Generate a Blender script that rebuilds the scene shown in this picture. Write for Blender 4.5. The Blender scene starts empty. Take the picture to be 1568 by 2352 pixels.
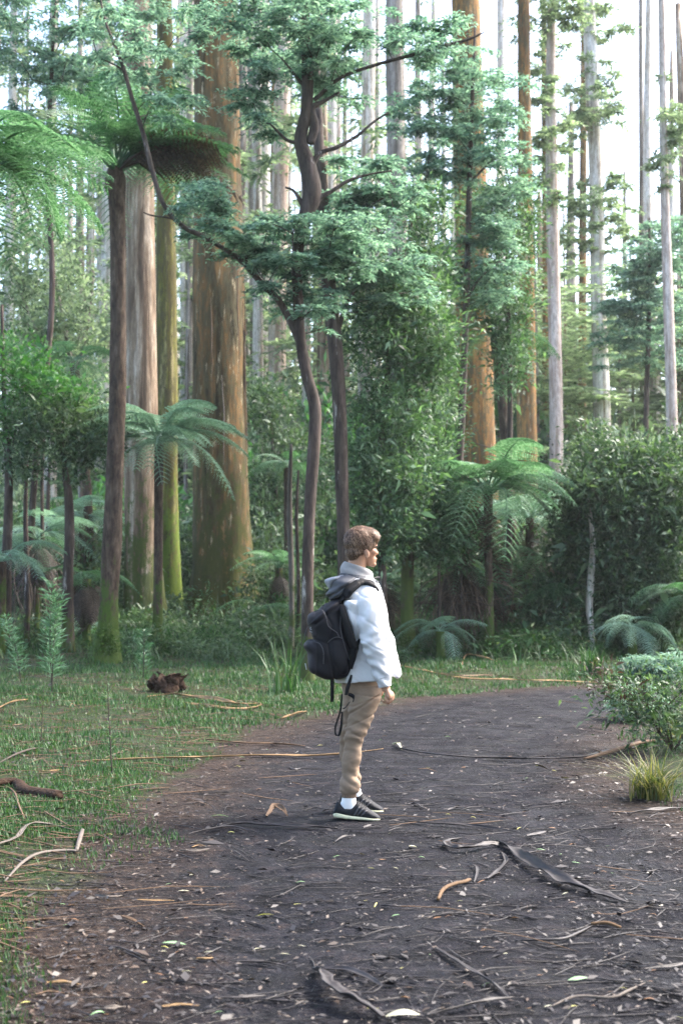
import bpy, math, random
import numpy as np
from mathutils import Vector, Matrix, Euler

random.seed(7); rng = np.random.default_rng(7)
sc = bpy.context.scene
COL = sc.collection

# ------------------------------------------------------------------ camera
F, HOR, EYE = 2900.0, 1350.0, 1.41
PITCH = math.atan((HOR-1176.0)/F)
cam = bpy.data.cameras.new('camera'); camo = bpy.data.objects.new('camera', cam); COL.objects.link(camo)
cam.sensor_fit = 'VERTICAL'; cam.sensor_height = 36.0; cam.sensor_width = 24.0
cam.lens = 36.0*F/2352.0
camo.location = (0, 0, EYE); camo.rotation_euler = (math.pi/2+PITCH, 0, 0)
cam.clip_start = 0.1; cam.clip_end = 2000
cam.dof.use_dof = True; cam.dof.focus_distance = 8.0; cam.dof.aperture_fstop = 3.2
sc.camera = camo

# ------------------------------------------------------------------ world, sun, exposure
SUN = Vector((0.72, 0.30, 0.95)).normalized()
w = bpy.data.worlds.new('World'); sc.world = w; w.use_nodes = True
nt = w.node_tree; nt.nodes.clear()
sky = nt.nodes.new('ShaderNodeTexSky'); sky.sky_type = 'NISHITA'; sky.sun_disc = False
sky.sun_elevation = math.asin(SUN.z); sky.sun_rotation = math.atan2(SUN.x, SUN.y)
sky.air_density = 1.0; sky.dust_density = 4.0; sky.ozone_density = 1.0
bg = nt.nodes.new('ShaderNodeBackground'); bg.inputs['Strength'].default_value = 0.15
wo = nt.nodes.new('ShaderNodeOutputWorld')
nt.links.new(sky.outputs[0], bg.inputs[0]); nt.links.new(bg.outputs[0], wo.inputs[0])
sl = bpy.data.lights.new('sun', 'SUN'); sl.energy = 1.5; sl.angle = math.radians(12); sl.color = (1.0, 0.95, 0.88)
so = bpy.data.objects.new('sun', sl); COL.objects.link(so); so.location = (10, -10, 60)
so.rotation_euler = SUN.to_track_quat('Z', 'Y').to_euler()
sc.view_settings.view_transform = 'Standard'; sc.view_settings.look = 'None'
sc.view_settings.exposure = 2.68
sc.view_settings.use_curve_mapping = False
sc.render.engine = 'CYCLES'
cy = sc.cycles
cy.use_denoising = True; cy.max_bounces = 6; cy.diffuse_bounces = 3; cy.glossy_bounces = 2
cy.transmission_bounces = 3; cy.volume_bounces = 1; cy.transparent_max_bounces = 4
cy.denoising_input_passes = 'RGB_ALBEDO_NORMAL'; cy.denoising_prefilter = 'NONE'
cy.caustics_reflective = False; cy.caustics_refractive = False
try: cy.denoiser = 'OPENIMAGEDENOISE'
except Exception: pass
HAZE = 0.00034

# ------------------------------------------------------------------ numeric helpers
def vnoise(x, y, s=0):
    xi = np.floor(x); yi = np.floor(y); fx = x-xi; fy = y-yi
    fx = fx*fx*(3-2*fx); fy = fy*fy*(3-2*fy)
    def h(a, b):
        v = np.sin(a*127.1+b*311.7+s*74.7)*43758.5453
        return v-np.floor(v)
    return (h(xi, yi)*(1-fx)+h(xi+1, yi)*fx)*(1-fy)+(h(xi, yi+1)*(1-fx)+h(xi+1, yi+1)*fx)*fy
def fbm(x, y, s=0, o=3):
    t = 0; a = .5; q = 0
    for i in range(o):
        t = t+a*vnoise(x*2**i, y*2**i, s+i*13); q += a; a *= .5
    return t/q
def sst(a, b, x):
    t = np.clip((x-a)/(b-a), 0, 1); return t*t*(3-2*t)

# the path, as an outline on the ground (metres)
PATH = np.array([(-1.9, -12), (-1.15, 3.0), (-1.12, 4.4), (-1.3, 6.3), (-1.25, 7.4), (-1.15, 9.1), (-1.0, 11.2), (-0.55, 13.4), (0.3, 15.3), (1.3, 16.8), (2.6, 18.0), (4.5, 18.7), (9, 18.9), (20, 18.2),
                 (60, 10), (60, 6), (20, 14.5), (9, 15.6), (5.2, 15.4), (3.75, 14.3), (3.1, 13.0), (2.55, 11.4), (2.2, 10.0), (2.05, 8.6), (2.3, 7.6), (2.6, 5), (2.4, -12)])
def path_sd(x, y):
    """signed distance to the path outline, negative on the path"""
    x = np.asarray(x, float); y = np.asarray(y, float)
    d = np.full(x.shape, 1e9); ins = np.zeros(x.shape, bool)
    n = len(PATH)
    for i in range(n):
        ax, ay = PATH[i]; bx, by = PATH[(i+1) % n]
        ex, ey = bx-ax, by-ay; L = ex*ex+ey*ey
        t = np.clip(((x-ax)*ex+(y-ay)*ey)/L, 0, 1)
        d = np.minimum(d, np.hypot(x-ax-t*ex, y-ay-t*ey))
        c = ((ay > y) != (by > y)) & (x < (bx-ax)*(y-ay)/(by-ay+1e-12)+ax)
        ins ^= c
    return np.where(ins, -d, d)
def gh(x, y):
    x = np.asarray(x, float); y = np.asarray(y, float)
    sd = path_sd(x, y)
    z = 0.45*sst(21, 33, y)+0.9*sst(34, 90, y)+0.25*sst(0.5, 9, -x-1.5)*sst(2, 25, y)*0.6
    off = sst(0.0, 0.9, sd)
    z = z+off*(0.05+0.16*(fbm(x*.45, y*.45, 3)-.4)+0.05*(fbm(x*1.8, y*1.8, 5)-.5))
    z = z-0.02*np.exp(-((sd+.9)/.22)**2)*(x > -3)+0.022*(fbm(x*3.1, y*3.1, 19)-.5)*sst(.3, -.3, sd)
    z = z+0.018*(fbm(x*1.2, y*1.2, 9)-.5)+0.014*(fbm(x*6, y*6, 11)-.5)+0.008*(vnoise(x*22, y*22, 2)-.5)
    m = np.exp(-(((x+3.0)/1.7)**2+((y-30.0)/3.0)**2))*0.28
    return z+m
def gz(x, y): return float(gh(np.array([x]), np.array([y]))[0])
CP, SP = math.cos(PITCH), math.sin(PITCH)
def at(px, py, Y):
    """the point at depth Y metres seen at (px, py) of the 1568 x 2352 sheet I measured the photograph on"""
    u = (px-784)/F; v = (1176-py)/F
    dy = CP-v*SP; dz = SP+v*CP
    return Vector((u/dy*Y, Y, EYE+dz/dy*Y))
def gpt(px, py, lift=0.0):
    """ground point seen at (px, py)"""
    z = 0.0
    for k in range(6):
        u = (px-784)/F; v = (1176-py)/F
        dy = CP-v*SP; dz = SP+v*CP
        s = (z-EYE)/dz; x = u*s; y = dy*s
        z = 0.5*z+0.5*gz(x, y) if k else gz(x, y)
    return Vector((x, y, z+lift))
def cat(P, k):
    """Catmull-Rom through rows of P"""
    P = np.asarray(P, float)
    if len(P) < 3:
        t = np.linspace(0, 1, k+1)[:, None]; return P[0]*(1-t)+P[-1]*t
    Q = np.vstack([2*P[0]-P[1], P, 2*P[-1]-P[-2]]); out = []
    for i in range(1, len(Q)-2):
        a, b, c, d = Q[i-1], Q[i], Q[i+1], Q[i+2]
        for j in range(k):
            t = j/k
            out.append(.5*((2*b)+(-a+c)*t+(2*a-5*b+4*c-d)*t*t+(-a+3*b-3*c+d)*t**3))
    out.append(P[-1]); return np.array(out)

# ------------------------------------------------------------------ mesh helpers
def mesh_np(name, V, Q=None, T=None, smooth=True):
    V = np.asarray(V, np.float32)
    nq = 0 if Q is None else len(Q); ntr = 0 if T is None else len(T)
    me = bpy.data.meshes.new(name)
    me.vertices.add(len(V)); me.vertices.foreach_set('co', V.ravel())
    idx = []; 
    if nq: idx.append(np.asarray(Q, np.int32).ravel())
    if ntr: idx.append(np.asarray(T, np.int32).ravel())
    idx = np.concatenate(idx)
    st = np.concatenate([np.arange(nq)*4, nq*4+np.arange(ntr)*3]).astype(np.int32)
    me.loops.add(len(idx)); me.loops.foreach_set('vertex_index', idx)
    me.polygons.add(nq+ntr); me.polygons.foreach_set('loop_start', st)
    if smooth: me.polygons.foreach_set('use_smooth', np.ones(nq+ntr, bool))
    me.update(calc_edges=True); me.validate(verbose=False)
    return me
class MB:
    def __init__(s): s.V = []; s.Q = []; s.T = []; s.n = 0
    def add(s, V, Q=None, T=None):
        V = np.asarray(V, float)
        if Q is not None and len(Q): s.Q.append(np.asarray(Q, np.int64)+s.n)
        if T is not None and len(T): s.T.append(np.asarray(T, np.int64)+s.n)
        s.V.append(V); s.n += len(V); return s
    def mesh(s, name, smooth=True, origin=(0, 0, 0)):
        return mesh_np(name, np.concatenate(s.V)-np.array(origin), np.concatenate(s.Q) if s.Q else None, np.concatenate(s.T) if s.T else None, smooth)
    def build(s, name, mat, parent=None, smooth=True, origin=(0, 0, 0)):
        return obj(name, s.mesh(name, smooth, origin), mat, parent, loc=None if parent else origin)
def obj(name, me, mat, parent=None, loc=None):
    o = bpy.data.objects.new(name, me); COL.objects.link(o)
    if mat is not None and not me.materials: me.materials.append(mat)
    if parent is not None: o.parent = parent
    if loc is not None: o.location = loc
    return o
def tag(o, label=None, cat_=None, group=None, kind=None):
    if label: o['label'] = label
    if cat_: o['category'] = cat_
    if group: o['group'] = group
    if kind: o['kind'] = kind
    return o
def thing(name, label, cat_, loc=(0, 0, 0), rz=0, group=None):
    o = bpy.data.objects.new(name, None); COL.objects.link(o); o.location = loc; o.rotation_euler = (0, 0, rz)
    o.empty_display_size = .2
    return tag(o, label, cat_, group)
def copy_tree(o, parent=None):
    c = o.copy(); COL.objects.link(c); c.parent = parent
    for ch in o.children: copy_tree(ch, c)
    return c
def ringfaces(nr, n, caps=True):
    i = np.arange(nr-1)[:, None]*n; j = np.arange(n)[None, :]; j2 = (j+1) % n
    Q = np.stack([i+j, i+j2, i+n+j2, i+n+j], -1).reshape(-1, 4)
    T = []
    if caps:
        for k in range(1, n-1):
            T.append((0, k+1, k)); b = (nr-1)*n; T.append((b, b+k, b+k+1))
    return Q, T
def tube(pts, rad, n=8, k=4, flat=1.0, wob=0, seed=0, flute=0, caps=True):
    """tapered tube through pts; rad one per point; flute: root flare lobes at the first end"""
    A = cat(np.hstack([np.asarray(pts, float), np.asarray(rad, float)[:, None]]), k)
    P = A[:, :3]; R = np.maximum(A[:, 3], 1e-4)
    Tn = np.gradient(P, axis=0); Tn /= np.linalg.norm(Tn, axis=1)[:, None]+1e-9
    ref = np.where(np.abs(Tn[:, 2:3]) > .8, np.array([[1., 0, 0]]), np.array([[0, 0, 1.]]))
    if abs(Tn[:, 2]).mean() > .55: ref = np.tile([1., 0, 0], (len(P), 1))
    else: ref = np.tile([0, 0, 1.], (len(P), 1))
    U = np.cross(ref, Tn); U /= np.linalg.norm(U, axis=1)[:, None]+1e-9; W = np.cross(Tn, U)
    th = np.linspace(0, 2*np.pi, n, endpoint=False)
    rr = R[:, None]*np.ones(n)[None, :]
    s = np.concatenate([[0], np.cumsum(np.linalg.norm(np.diff(P, axis=0), axis=1))])
    if wob: rr = rr*(1+wob*(fbm(np.cos(th)[None, :]*2+s[:, None]*.9+seed, np.sin(th)[None, :]*2+seed*3.1+0*s[:, None], seed)-.5)*2
                     + wob*.6*(vnoise(th[None, :]*5+0*s[:, None], s[:, None]*1.7+seed, seed+5)-.5))
    if flute:
        fl = np.exp(-s/ (flute[1]))[:, None]
        lob = np.abs(np.sin(th*2.5+seed))[None, :]*.6+np.abs(np.sin(th*4+seed*2))[None, :]*.4
        rr = rr*(1+flute[0]*fl*(lob-.4))
    V = P[:, None, :]+rr[:, :, None]*(np.cos(th)[None, :, None]*U[:, None, :]*1.0+np.sin(th)[None, :, None]*W[:, None, :]*flat)
    Q, T = ringfaces(len(P), n, caps)
    return V.reshape(-1, 3), Q, T

def norm(a): return a/(np.linalg.norm(a, axis=-1, keepdims=True)+1e-9)
def leaves(C, D, N, L, W, droop=.0, three=False):
    """diamond leaves: base C, direction D, plane normal N"""
    D = norm(D); S = norm(np.cross(D, N)); L = np.asarray(L).reshape(-1, 1); W = np.broadcast_to(np.asarray(W, float).reshape(-1, 1), L.shape)
    mid = C+D*L*.42; mid[:, 2:3] += L*.04; tip = C+D*L; tip[:, 2:3] -= L*droop
    V = np.stack([C, mid+S*W*.5, tip, mid-S*W*.5], 1).reshape(-1, 3)
    return V, np.arange(len(C)*4).reshape(-1, 4)
def rvec(n): return norm(rng.normal(size=(n, 3)))
def pads(C, R, twigs=7, per=8, ll=.1, lw=.03, flat=.25, rnd=rng):
    """feathery flat sprays: twigs radiating from each centre, leaflets on both sides of each twig"""
    n = len(C); a0 = rnd.uniform(0, 2*np.pi, (n, 1))
    a = a0+np.arange(twigs)[None]*2*np.pi/twigs+rnd.normal(0, .3, (n, twigs))
    el = rnd.normal(.05, flat, (n, twigs))
    D = np.stack([np.cos(a)*np.cos(el), np.sin(a)*np.cos(el), np.sin(el)], -1)
    R = np.broadcast_to(np.asarray(R).reshape(-1, 1), (n, 1))*rnd.uniform(.6, 1.15, (n, twigs))
    t = (np.arange(per)+.5)/per
    P = C[:, None, None]+D[:, :, None]*(R[:, :, None]*t)[..., None]
    P[..., 2] -= (R[:, :, None]*t**2*.28)
    P = P+rnd.normal(0, .012, P.shape)
    side = np.cross(D, np.array([0, 0, 1.])); side = norm(side)
    res = []
    for sgn in (-1, 1):
        dd = D[:, :, None]*.75+side[:, :, None]*sgn*.8+rnd.normal(0, .28, P.shape)
        nn = np.array([0, 0, 1.])+rnd.normal(0, .45, P.shape)
        l = ll*rnd.uniform(.6, 1.3, P.shape[:3])*(1.15-.5*t)
        res.append(leaves(P.reshape(-1, 3), dd.reshape(-1, 3), nn.reshape(-1, 3), l.ravel(), (l*lw/ll).ravel(), .18))
    V = np.concatenate([r[0] for r in res]); Q = np.concatenate([res[0][1], res[1][1]+len(res[0][0])])
    return V, Q
def clumps(C, R, per=60, ll=.07, lw=.02, up=.3, flat=.7):
    n = len(C); o = rng.normal(size=(n, per, 3))*.42; o[..., 2] *= flat; ax = norm(rng.normal(size=(n, 1, 3))+np.array([0, 0, .5])); o = o+ax*rng.uniform(-.9, .9, (n, per, 1))*.6
    R = np.broadcast_to(np.asarray(R).reshape(-1, 1, 1), (n, 1, 1))
    P = C[:, None]+o*R
    D = o*1.0+rng.normal(0, .7, o.shape); D[..., 2] += up
    l = ll*rng.lognormal(-.05, .38, (n*per))*np.repeat(rng.uniform(.75, 1.3, n), per)
    return leaves(P.reshape(-1, 3), D.reshape(-1, 3), rvec(n*per)+np.array([0, 0, .8]), l, l*lw/ll, .1)
def blobpts(px, py, rx, ry, Y, dY, n, hollow=.0):
    """points inside an ellipsoid whose middle is seen at (px, py) at depth Y"""
    c = np.array(at(px, py, Y)); v = rvec(n)*(rng.uniform(hollow, 1, (n, 1))**(1/2.4))
    return c+v*np.array([rx*Y/F, dY, ry*Y/F])

# ------------------------------------------------------------------ materials
def nm(name):
    m = bpy.data.materials.new(name); m.use_nodes = True; t = m.node_tree; t.nodes.clear()
    o = t.nodes.new('ShaderNodeOutputMaterial'); return m, t, o
def nd(t, ty, **kw):
    n = t.nodes.new(ty)
    for k, v in kw.items():
        if k.startswith('i_'):
            n.inputs[k[2:]].default_value = v
        else: setattr(n, k, v)
    return n
def ramp(t, fac, stops, interp='LINEAR'):
    r = t.nodes.new('ShaderNodeValToRGB'); r.color_ramp.interpolation = interp
    e = r.color_ramp.elements
    while len(e) < len(stops): e.new(.5)
    for el, (p, c) in zip(e, stops):
        el.position = p; el.color = (c, c, c, 1) if isinstance(c, (int, float)) else (*c, 1)
    t.links.new(fac, r.inputs[0]); return r.outputs[0]
def mixc(t, f, a, b, mode='MIX'):
    m = t.nodes.new('ShaderNodeMix'); m.data_type = 'RGBA'; m.blend_type = mode
    for sock, v in ((m.inputs[0], f), (m.inputs[6], a), (m.inputs[7], b)):
        if isinstance(v, (int, float)): sock.default_value = v
        elif isinstance(v, tuple): sock.default_value = (*v, 1)
        else: t.links.new(v, sock)
    return m.outputs[2]
def noise(t, vec, scale, det=3, rough=.6, dist=0):
    n = t.nodes.new('ShaderNodeTexNoise'); n.inputs['Scale'].default_value = scale; n.inputs['Detail'].default_value = det
    n.inputs['Roughness'].default_value = rough; n.inputs['Distortion'].default_value = dist
    t.links.new(vec, n.inputs['Vector']); return n.outputs[0]
def mapv(t, vec, scale=(1, 1, 1), rot=(0, 0, 0), loc=(0, 0, 0)):
    m = t.nodes.new('ShaderNodeMapping'); m.inputs['Scale'].default_value = scale; m.inputs['Rotation'].default_value = rot; m.inputs['Location'].default_value = loc
    t.links.new(vec, m.inputs[0]); return m.outputs[0]
def math_(t, op, a, b=None):
    m = t.nodes.new('ShaderNodeMath'); m.operation = op
    for s, v in zip(m.inputs, (a, b)):
        if v is None: continue
        if isinstance(v, (int, float)): s.default_value = v
        else: t.links.new(v, s)
    return m.outputs[0]
def bsdf(t, o, col, rough=.8, spec=.3, bump=None, bstr=.3, bdist=.01):
    p = t.nodes.new('ShaderNodeBsdfPrincipled')
    if isinstance(col, tuple): p.inputs['Base Color'].default_value = (*col, 1)
    else: t.links.new(col, p.inputs['Base Color'])
    if isinstance(rough, (int, float)): p.inputs['Roughness'].default_value = rough
    else: t.links.new(rough, p.inputs['Roughness'])
    p.inputs['Specular IOR Level'].default_value = spec
    if bump is not None:
        b = t.nodes.new('ShaderNodeBump'); b.inputs['Strength'].default_value = bstr; b.inputs['Distance'].default_value = bdist
        t.links.new(bump, b.inputs['Height']); t.links.new(b.outputs[0], p.inputs['Normal'])
    t.links.new(p.outputs[0], o.inputs[0]); return p
def leaf_mat(name, stops, trans=.35, rough=.5, tcol=None, big=.6):
    m, t, o = nm(name)
    g = t.nodes.new('ShaderNodeNewGeometry'); tc = t.nodes.new('ShaderNodeTexCoord')
    n = noise(t, g.outputs['Position'], big, 2)
    f = math_(t, 'ADD', math_(t, 'MULTIPLY', g.outputs['Random Per Island'], .6), math_(t, 'MULTIPLY', n, .45))
    c = ramp(t, f, stops)
    p = bsdf(t, o, c, rough, .35)
    tr = t.nodes.new('ShaderNodeBsdfTranslucent')
    t.links.new(mixc(t, 1.0, c, tcol or (1.2, 1.35, .6), 'MULTIPLY'), tr.inputs[0])
    mx = t.nodes.new('ShaderNodeMixShader'); mx.inputs[0].default_value = trans
    t.links.new(p.outputs[0], mx.inputs[1]); t.links.new(tr.outputs[0], mx.inputs[2]); t.links.new(mx.outputs[0], o.inputs[0])
    return m
def bark_mat(name, stops, moss=0., mossh=2.0, sc_=(7, 7, .55), pale=None, bstr=.6, base=None, mosscol=(.030, .055, .010)):
    m, t, o = nm(name)
    tc = t.nodes.new('ShaderNodeTexCoord'); v = tc.outputs['Object']
    n1 = noise(t, mapv(t, v, sc_), 1.0, 5, .65, .4)
    n2 = noise(t, mapv(t, v, (1.3, 1.3, .35)), 1.0, 3, .6)
    f = math_(t, 'ADD', math_(t, 'MULTIPLY', n1, .65), math_(t, 'MULTIPLY', n2, .35))
    stops = [(.5+(q-.5)*.55, cc) for q, cc in stops]
    c = ramp(t, f, stops)
    if pale:
        n3 = noise(t, mapv(t, v, (9, 9, 1.3), loc=(3, 1, 7)), 1.0, 4, .7)
        c = mixc(t, ramp(t, n3, [(pale[1], 0.), (pale[1]+.06, 1.)]), c, pale[0])
    n5 = noise(t, mapv(t, v, (10, 10, 2.2), loc=(5, 2, 1)), 1.0, 6, .8)
    c = mixc(t, math_(t, 'MULTIPLY', ramp(t, n5, [(.48, 0.), (.54, 1.)]), .85), c, mixc(t, n2, (.05, .052, .026), (.13, .105, .055)) if name in ('bark_big', 'bark_orange', 'bark_green') else mixc(t, .45, c, (.10, .08, .06)))
    fine = noise(t, mapv(t, v, (28, 28, 5)), 1.0, 4, .7)
    c = mixc(t, math_(t, 'MULTIPLY', ramp(t, fine, [(.35, 1.), (.6, 0.)]), .55), c, (.45, .4, .36), 'MULTIPLY')
    if moss:
        sep = t.nodes.new('ShaderNodeSeparateXYZ'); t.links.new(v, sep.inputs[0])
        hgt = ramp(t, math_(t, 'DIVIDE', sep.outputs[2], mossh), [(0., 1.), (1., 0.)])
        n4 = noise(t, mapv(t, v, (4.5, 4.5, 2.2), loc=(9, 9, 9)), 1.0, 6, .8)
        k = ramp(t, math_(t, 'ADD', math_(t, 'MULTIPLY', hgt, .38), n4), [(.80-moss*.2, 0.), (.88-moss*.2, .85)])
        mc = mixc(t, noise(t, v, 14, 3), mosscol, (mosscol[0]*2.2, mosscol[1]*1.7, mosscol[2]*1.3))
        c = mixc(t, k, c, mc)
    hgt2 = math_(t, 'ADD', n1, math_(t, 'MULTIPLY', fine, .5))
    bsdf(t, o, c, .85, .2, hgt2, bstr, .03)
    return m
def flat_mat(name, col, rough=.7, var=.25, scale=20, spec=.3, bstr=.15, bdist=.004, sheen=0, aniso=(1, 1, 1)):
    m, t, o = nm(name); tc = t.nodes.new('ShaderNodeTexCoord')
    n = noise(t, mapv(t, tc.outputs['Object'], aniso), scale, 4)
    c = mixc(t, n, tuple(x*(1-var) for x in col), tuple(min(1, x*(1+var)) for x in col))
    p = bsdf(t, o, c, rough, spec, n, bstr, bdist)
    if sheen: p.inputs['Sheen Weight'].default_value = sheen
    return m

M = {}
M['wattle'] = leaf_mat('wattle_leaf', [(.2, (.035, .075, .062)), (.5, (.12, .22, .185)), (.8, (.30, .43, .37))], .5, tcol=(1.1, 1.25, .85))
M['tea'] = leaf_mat('fine_leaf', [(.2, (.018, .045, .022)), (.5, (.05, .105, .055)), (.8, (.15, .25, .15))], .38)
M['bush'] = leaf_mat('bush_leaf', [(.2, (.015, .036, .018)), (.5, (.042, .082, .042)), (.8, (.13, .20, .12))], .34)
M['green'] = leaf_mat('green_leaf', [(.15, (.02, .07, .02)), (.5, (.045, .14, .04)), (.85, (.10, .24, .08))], .4)
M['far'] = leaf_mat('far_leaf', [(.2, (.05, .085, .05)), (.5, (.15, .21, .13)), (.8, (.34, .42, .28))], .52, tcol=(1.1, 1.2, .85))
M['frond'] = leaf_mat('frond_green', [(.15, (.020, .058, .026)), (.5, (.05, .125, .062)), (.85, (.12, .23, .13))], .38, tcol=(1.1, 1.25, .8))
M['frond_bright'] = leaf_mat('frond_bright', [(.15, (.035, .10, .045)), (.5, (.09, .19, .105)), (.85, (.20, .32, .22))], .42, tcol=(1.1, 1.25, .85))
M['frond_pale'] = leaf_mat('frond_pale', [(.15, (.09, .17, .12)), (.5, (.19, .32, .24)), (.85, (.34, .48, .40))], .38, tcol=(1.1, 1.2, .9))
M['frond_dead'] = leaf_mat('frond_dead', [(.15, (.022, .016, .012)), (.5, (.05, .036, .026)), (.85, (.11, .08, .055))], .2, tcol=(1.2, .9, .6))
M['grass'] = leaf_mat('grass_blade', [(.15, (.010, .028, .009)), (.45, (.026, .076, .022)), (.72, (.052, .125, .036)), (.9, (.12, .095, .05))], .3, tcol=(1.1, 1.25, .7))
M['tussock'] = leaf_mat('tussock_blade', [(.2, (.025, .045, .014)), (.5, (.07, .09, .028)), (.8, (.24, .21, .10))], .35)
M['mossy'] = leaf_mat('moss', [(.1, (.02, .05, .006)), (.6, (.05, .11, .012)), (.9, (.10, .17, .025))], .2)
M['litter'] = leaf_mat('leaf_litter', [(.2, (.012, .009, .008)), (.45, (.032, .022, .017)), (.65, (.075, .05, .036)), (.82, (.13, .105, .085)), (.98, (.24, .22, .18))], .08, rough=.45)
M['leaf_pale'] = leaf_mat('fallen_pale', [(.2, (.30, .27, .20)), (.8, (.50, .50, .36))], .15)
M['leaf_yellow'] = leaf_mat('fallen_yellow', [(.2, (.42, .34, .10)), (.8, (.50, .50, .18))], .15)
M['leaf_green'] = leaf_mat('fallen_green', [(.2, (.14, .30, .12)), (.8, (.30, .45, .25))], .2)
M['leaf_brown'] = leaf_mat('fallen_brown', [(.2, (.16, .08, .04)), (.8, (.26, .14, .07))], .1)
M['bark_orange'] = bark_mat('bark_orange', [(.28, (.05, .03, .014)), (.42, (.15, .075, .026)), (.55, (.27, .135, .042)), (.70, (.36, .20, .07))], .45, 5.5, (5, 5, .45), pale=((.36, .28, .17), .60))
M['bark_big'] = bark_mat('bark_big', [(.28, (.022, .018, .008)), (.42, (.065, .045, .018)), (.55, (.15, .085, .03)), (.70, (.25, .14, .055))], .4, 8.0, (4.5, 4.5, .45), pale=((.40, .33, .21), .59), mosscol=(.030, .042, .010))
M['bark_pale'] = bark_mat('bark_pale', [(.28, (.06, .042, .028)), (.42, (.15, .10, .065)), (.55, (.30, .225, .155)), (.70, (.48, .41, .33))], .5, 5.5, (5, 5, .4))
M['bark_green'] = bark_mat('bark_green', [(.28, (.04, .04, .012)), (.42, (.11, .09, .025)), (.55, (.16, .16, .035)), (.70, (.32, .28, .13))], .5, 7.0, (6, 6, .3), mosscol=(.06, .11, .015))
M['bark_white'] = bark_mat('bark_white', [(.28, (.20, .14, .09)), (.38, (.46, .40, .33)), (.55, (.68, .64, .60)), (.70, (.75, .74, .72))], 0, 2, (5, 5, .25))
M['bark_pink'] = bark_mat('bark_pink', [(.25, (.18, .10, .05)), (.38, (.40, .30, .24)), (.55, (.58, .49, .44)), (.70, (.66, .60, .56))], 0, 2, (5, 5, .2))
M['bark_grey'] = bark_mat('bark_grey', [(.28, (.06, .05, .04)), (.42, (.15, .13, .11)), (.55, (.30, .27, .24)), (.70, (.42, .38, .34))], .25, 3, (5, 5, .4))
M['bark_dark'] = bark_mat('bark_dark', [(.28, (.016, .012, .010)), (.45, (.045, .033, .028)), (.6, (.085, .062, .052)), (.75, (.13, .10, .09))], .3, 1.6, (9, 9, 1.5), pale=((.40, .37, .34), .63))
M['bark_moss'] = bark_mat('bark_moss', [(.28, (.02, .015, .01)), (.45, (.05, .04, .026)), (.6, (.09, .075, .05)), (.75, (.18, .15, .12))], .8, 3.0, (8, 8, 1.5))
M['fern_trunk'] = bark_mat('fern_trunk', [(.28, (.018, .012, .009)), (.45, (.055, .036, .026)), (.6, (.10, .07, .05)), (.75, (.17, .13, .10))], .7, 2.2, (12, 12, 4.0), bstr=1.0, mosscol=(.03, .065, .01))
M['twig'] = flat_mat('twig', (.045, .034, .028), .85, .4, 30)
M['skirt'] = leaf_mat('dead_stalks', [(.15, (.012, .008, .006)), (.5, (.05, .032, .022)), (.85, (.13, .085, .055))], .1)
M['stump'] = flat_mat('rotten_wood', (.03, .018, .012), .9, .7, 18, .1, 1.0, .03)
M['soil_dark'] = flat_mat('fibre_brown', (.07, .035, .022), .9, .5, 30, bstr=.8, bdist=.02, aniso=(1, 1, .2))
M['strip_dark'] = flat_mat('strip_dark', (.016, .012, .012), .6, .5, 14, .5, .5, .006, aniso=(1, 1, 1))
M['strip_tan'] = flat_mat('strip_tan', (.19, .12, .058), .8, .6, 12, .3, .4, .006)
M['strip_brown'] = flat_mat('strip_brown', (.095, .058, .034), .8, .6, 14, .3, .5, .006)
M['strip_grey'] = flat_mat('strip_grey', (.105, .088, .075), .8, .6, 14, .3, .5, .006)
M['stick_tan'] = flat_mat('stick_tan', (.10, .058, .028), .8, .9, 30, .3, .5, .006)

def ground_mat():
    m, t, o = nm('forest_floor'); g = t.nodes.new('ShaderNodeNewGeometry'); v = g.outputs['Position']
    at_ = t.nodes.new('ShaderNodeAttribute'); at_.attribute_name = 'path_distance'; sd = at_.outputs['Fac']
    n1 = noise(t, v, .9, 4, .65); n2 = noise(t, v, 5, 5, .7); n3 = noise(t, v, 26, 5, .75); n4 = noise(t, mapv(t, v, (40, 90, 40)), 1, 4, .7)
    # packed wet earth of the path
    pc = ramp(t, n2, [(.36, (.0024, .0025, .0038)), (.5, (.0062, .0064, .0098)), (.64, (.0145, .015, .0215))])
    pc = mixc(t, ramp(t, n2, [(.56, 0.), (.70, .55)]), pc, (.026, .015, .011))
    pc = mixc(t, ramp(t, n4, [(.56, 0.), (.68, .75)]), pc, (.055, .049, .051))
    # brown litter verge
    lc = ramp(t, n3, [(.36, (.009, .006, .005)), (.5, (.027, .018, .014)), (.66, (.065, .046, .035))])
    # grass / moss ground
    gc = ramp(t, n3, [(.36, (.008, .014, .005)), (.5, (.020, .034, .010)), (.66, (.04, .06, .018))])
    gc = mixc(t, ramp(t, n2, [(.48, 0.), (.66, .9)]), gc, lc)
    e = math_(t, 'ADD', sd, math_(t, 'MULTIPLY', math_(t, 'SUBTRACT', n2, .5), 1.6))
    e2 = math_(t, 'ADD', sd, math_(t, 'MULTIPLY', math_(t, 'SUBTRACT', n1, .5), 1.8))
    c = mixc(t, ramp(t, math_(t, 'ADD', math_(t, 'MULTIPLY', e, .5), .5), [(.12, 0.), (.45, 1.)]), pc, lc)
    c = mixc(t, ramp(t, math_(t, 'ADD', math_(t, 'MULTIPLY', e2, .5), .5), [(.5, 0.), (.66, 1.)]), c, gc)
    wet = ramp(t, noise(t, v, 2.3, 4, .6), [(.4, .6), (.62, .95)])
    h = math_(t, 'ADD', math_(t, 'MULTIPLY', n3, .6), math_(t, 'ADD', math_(t, 'MULTIPLY', n4, .35), n2))
    bsdf(t, o, c, wet, .12, h, 1.0, .04)
    return m

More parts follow.
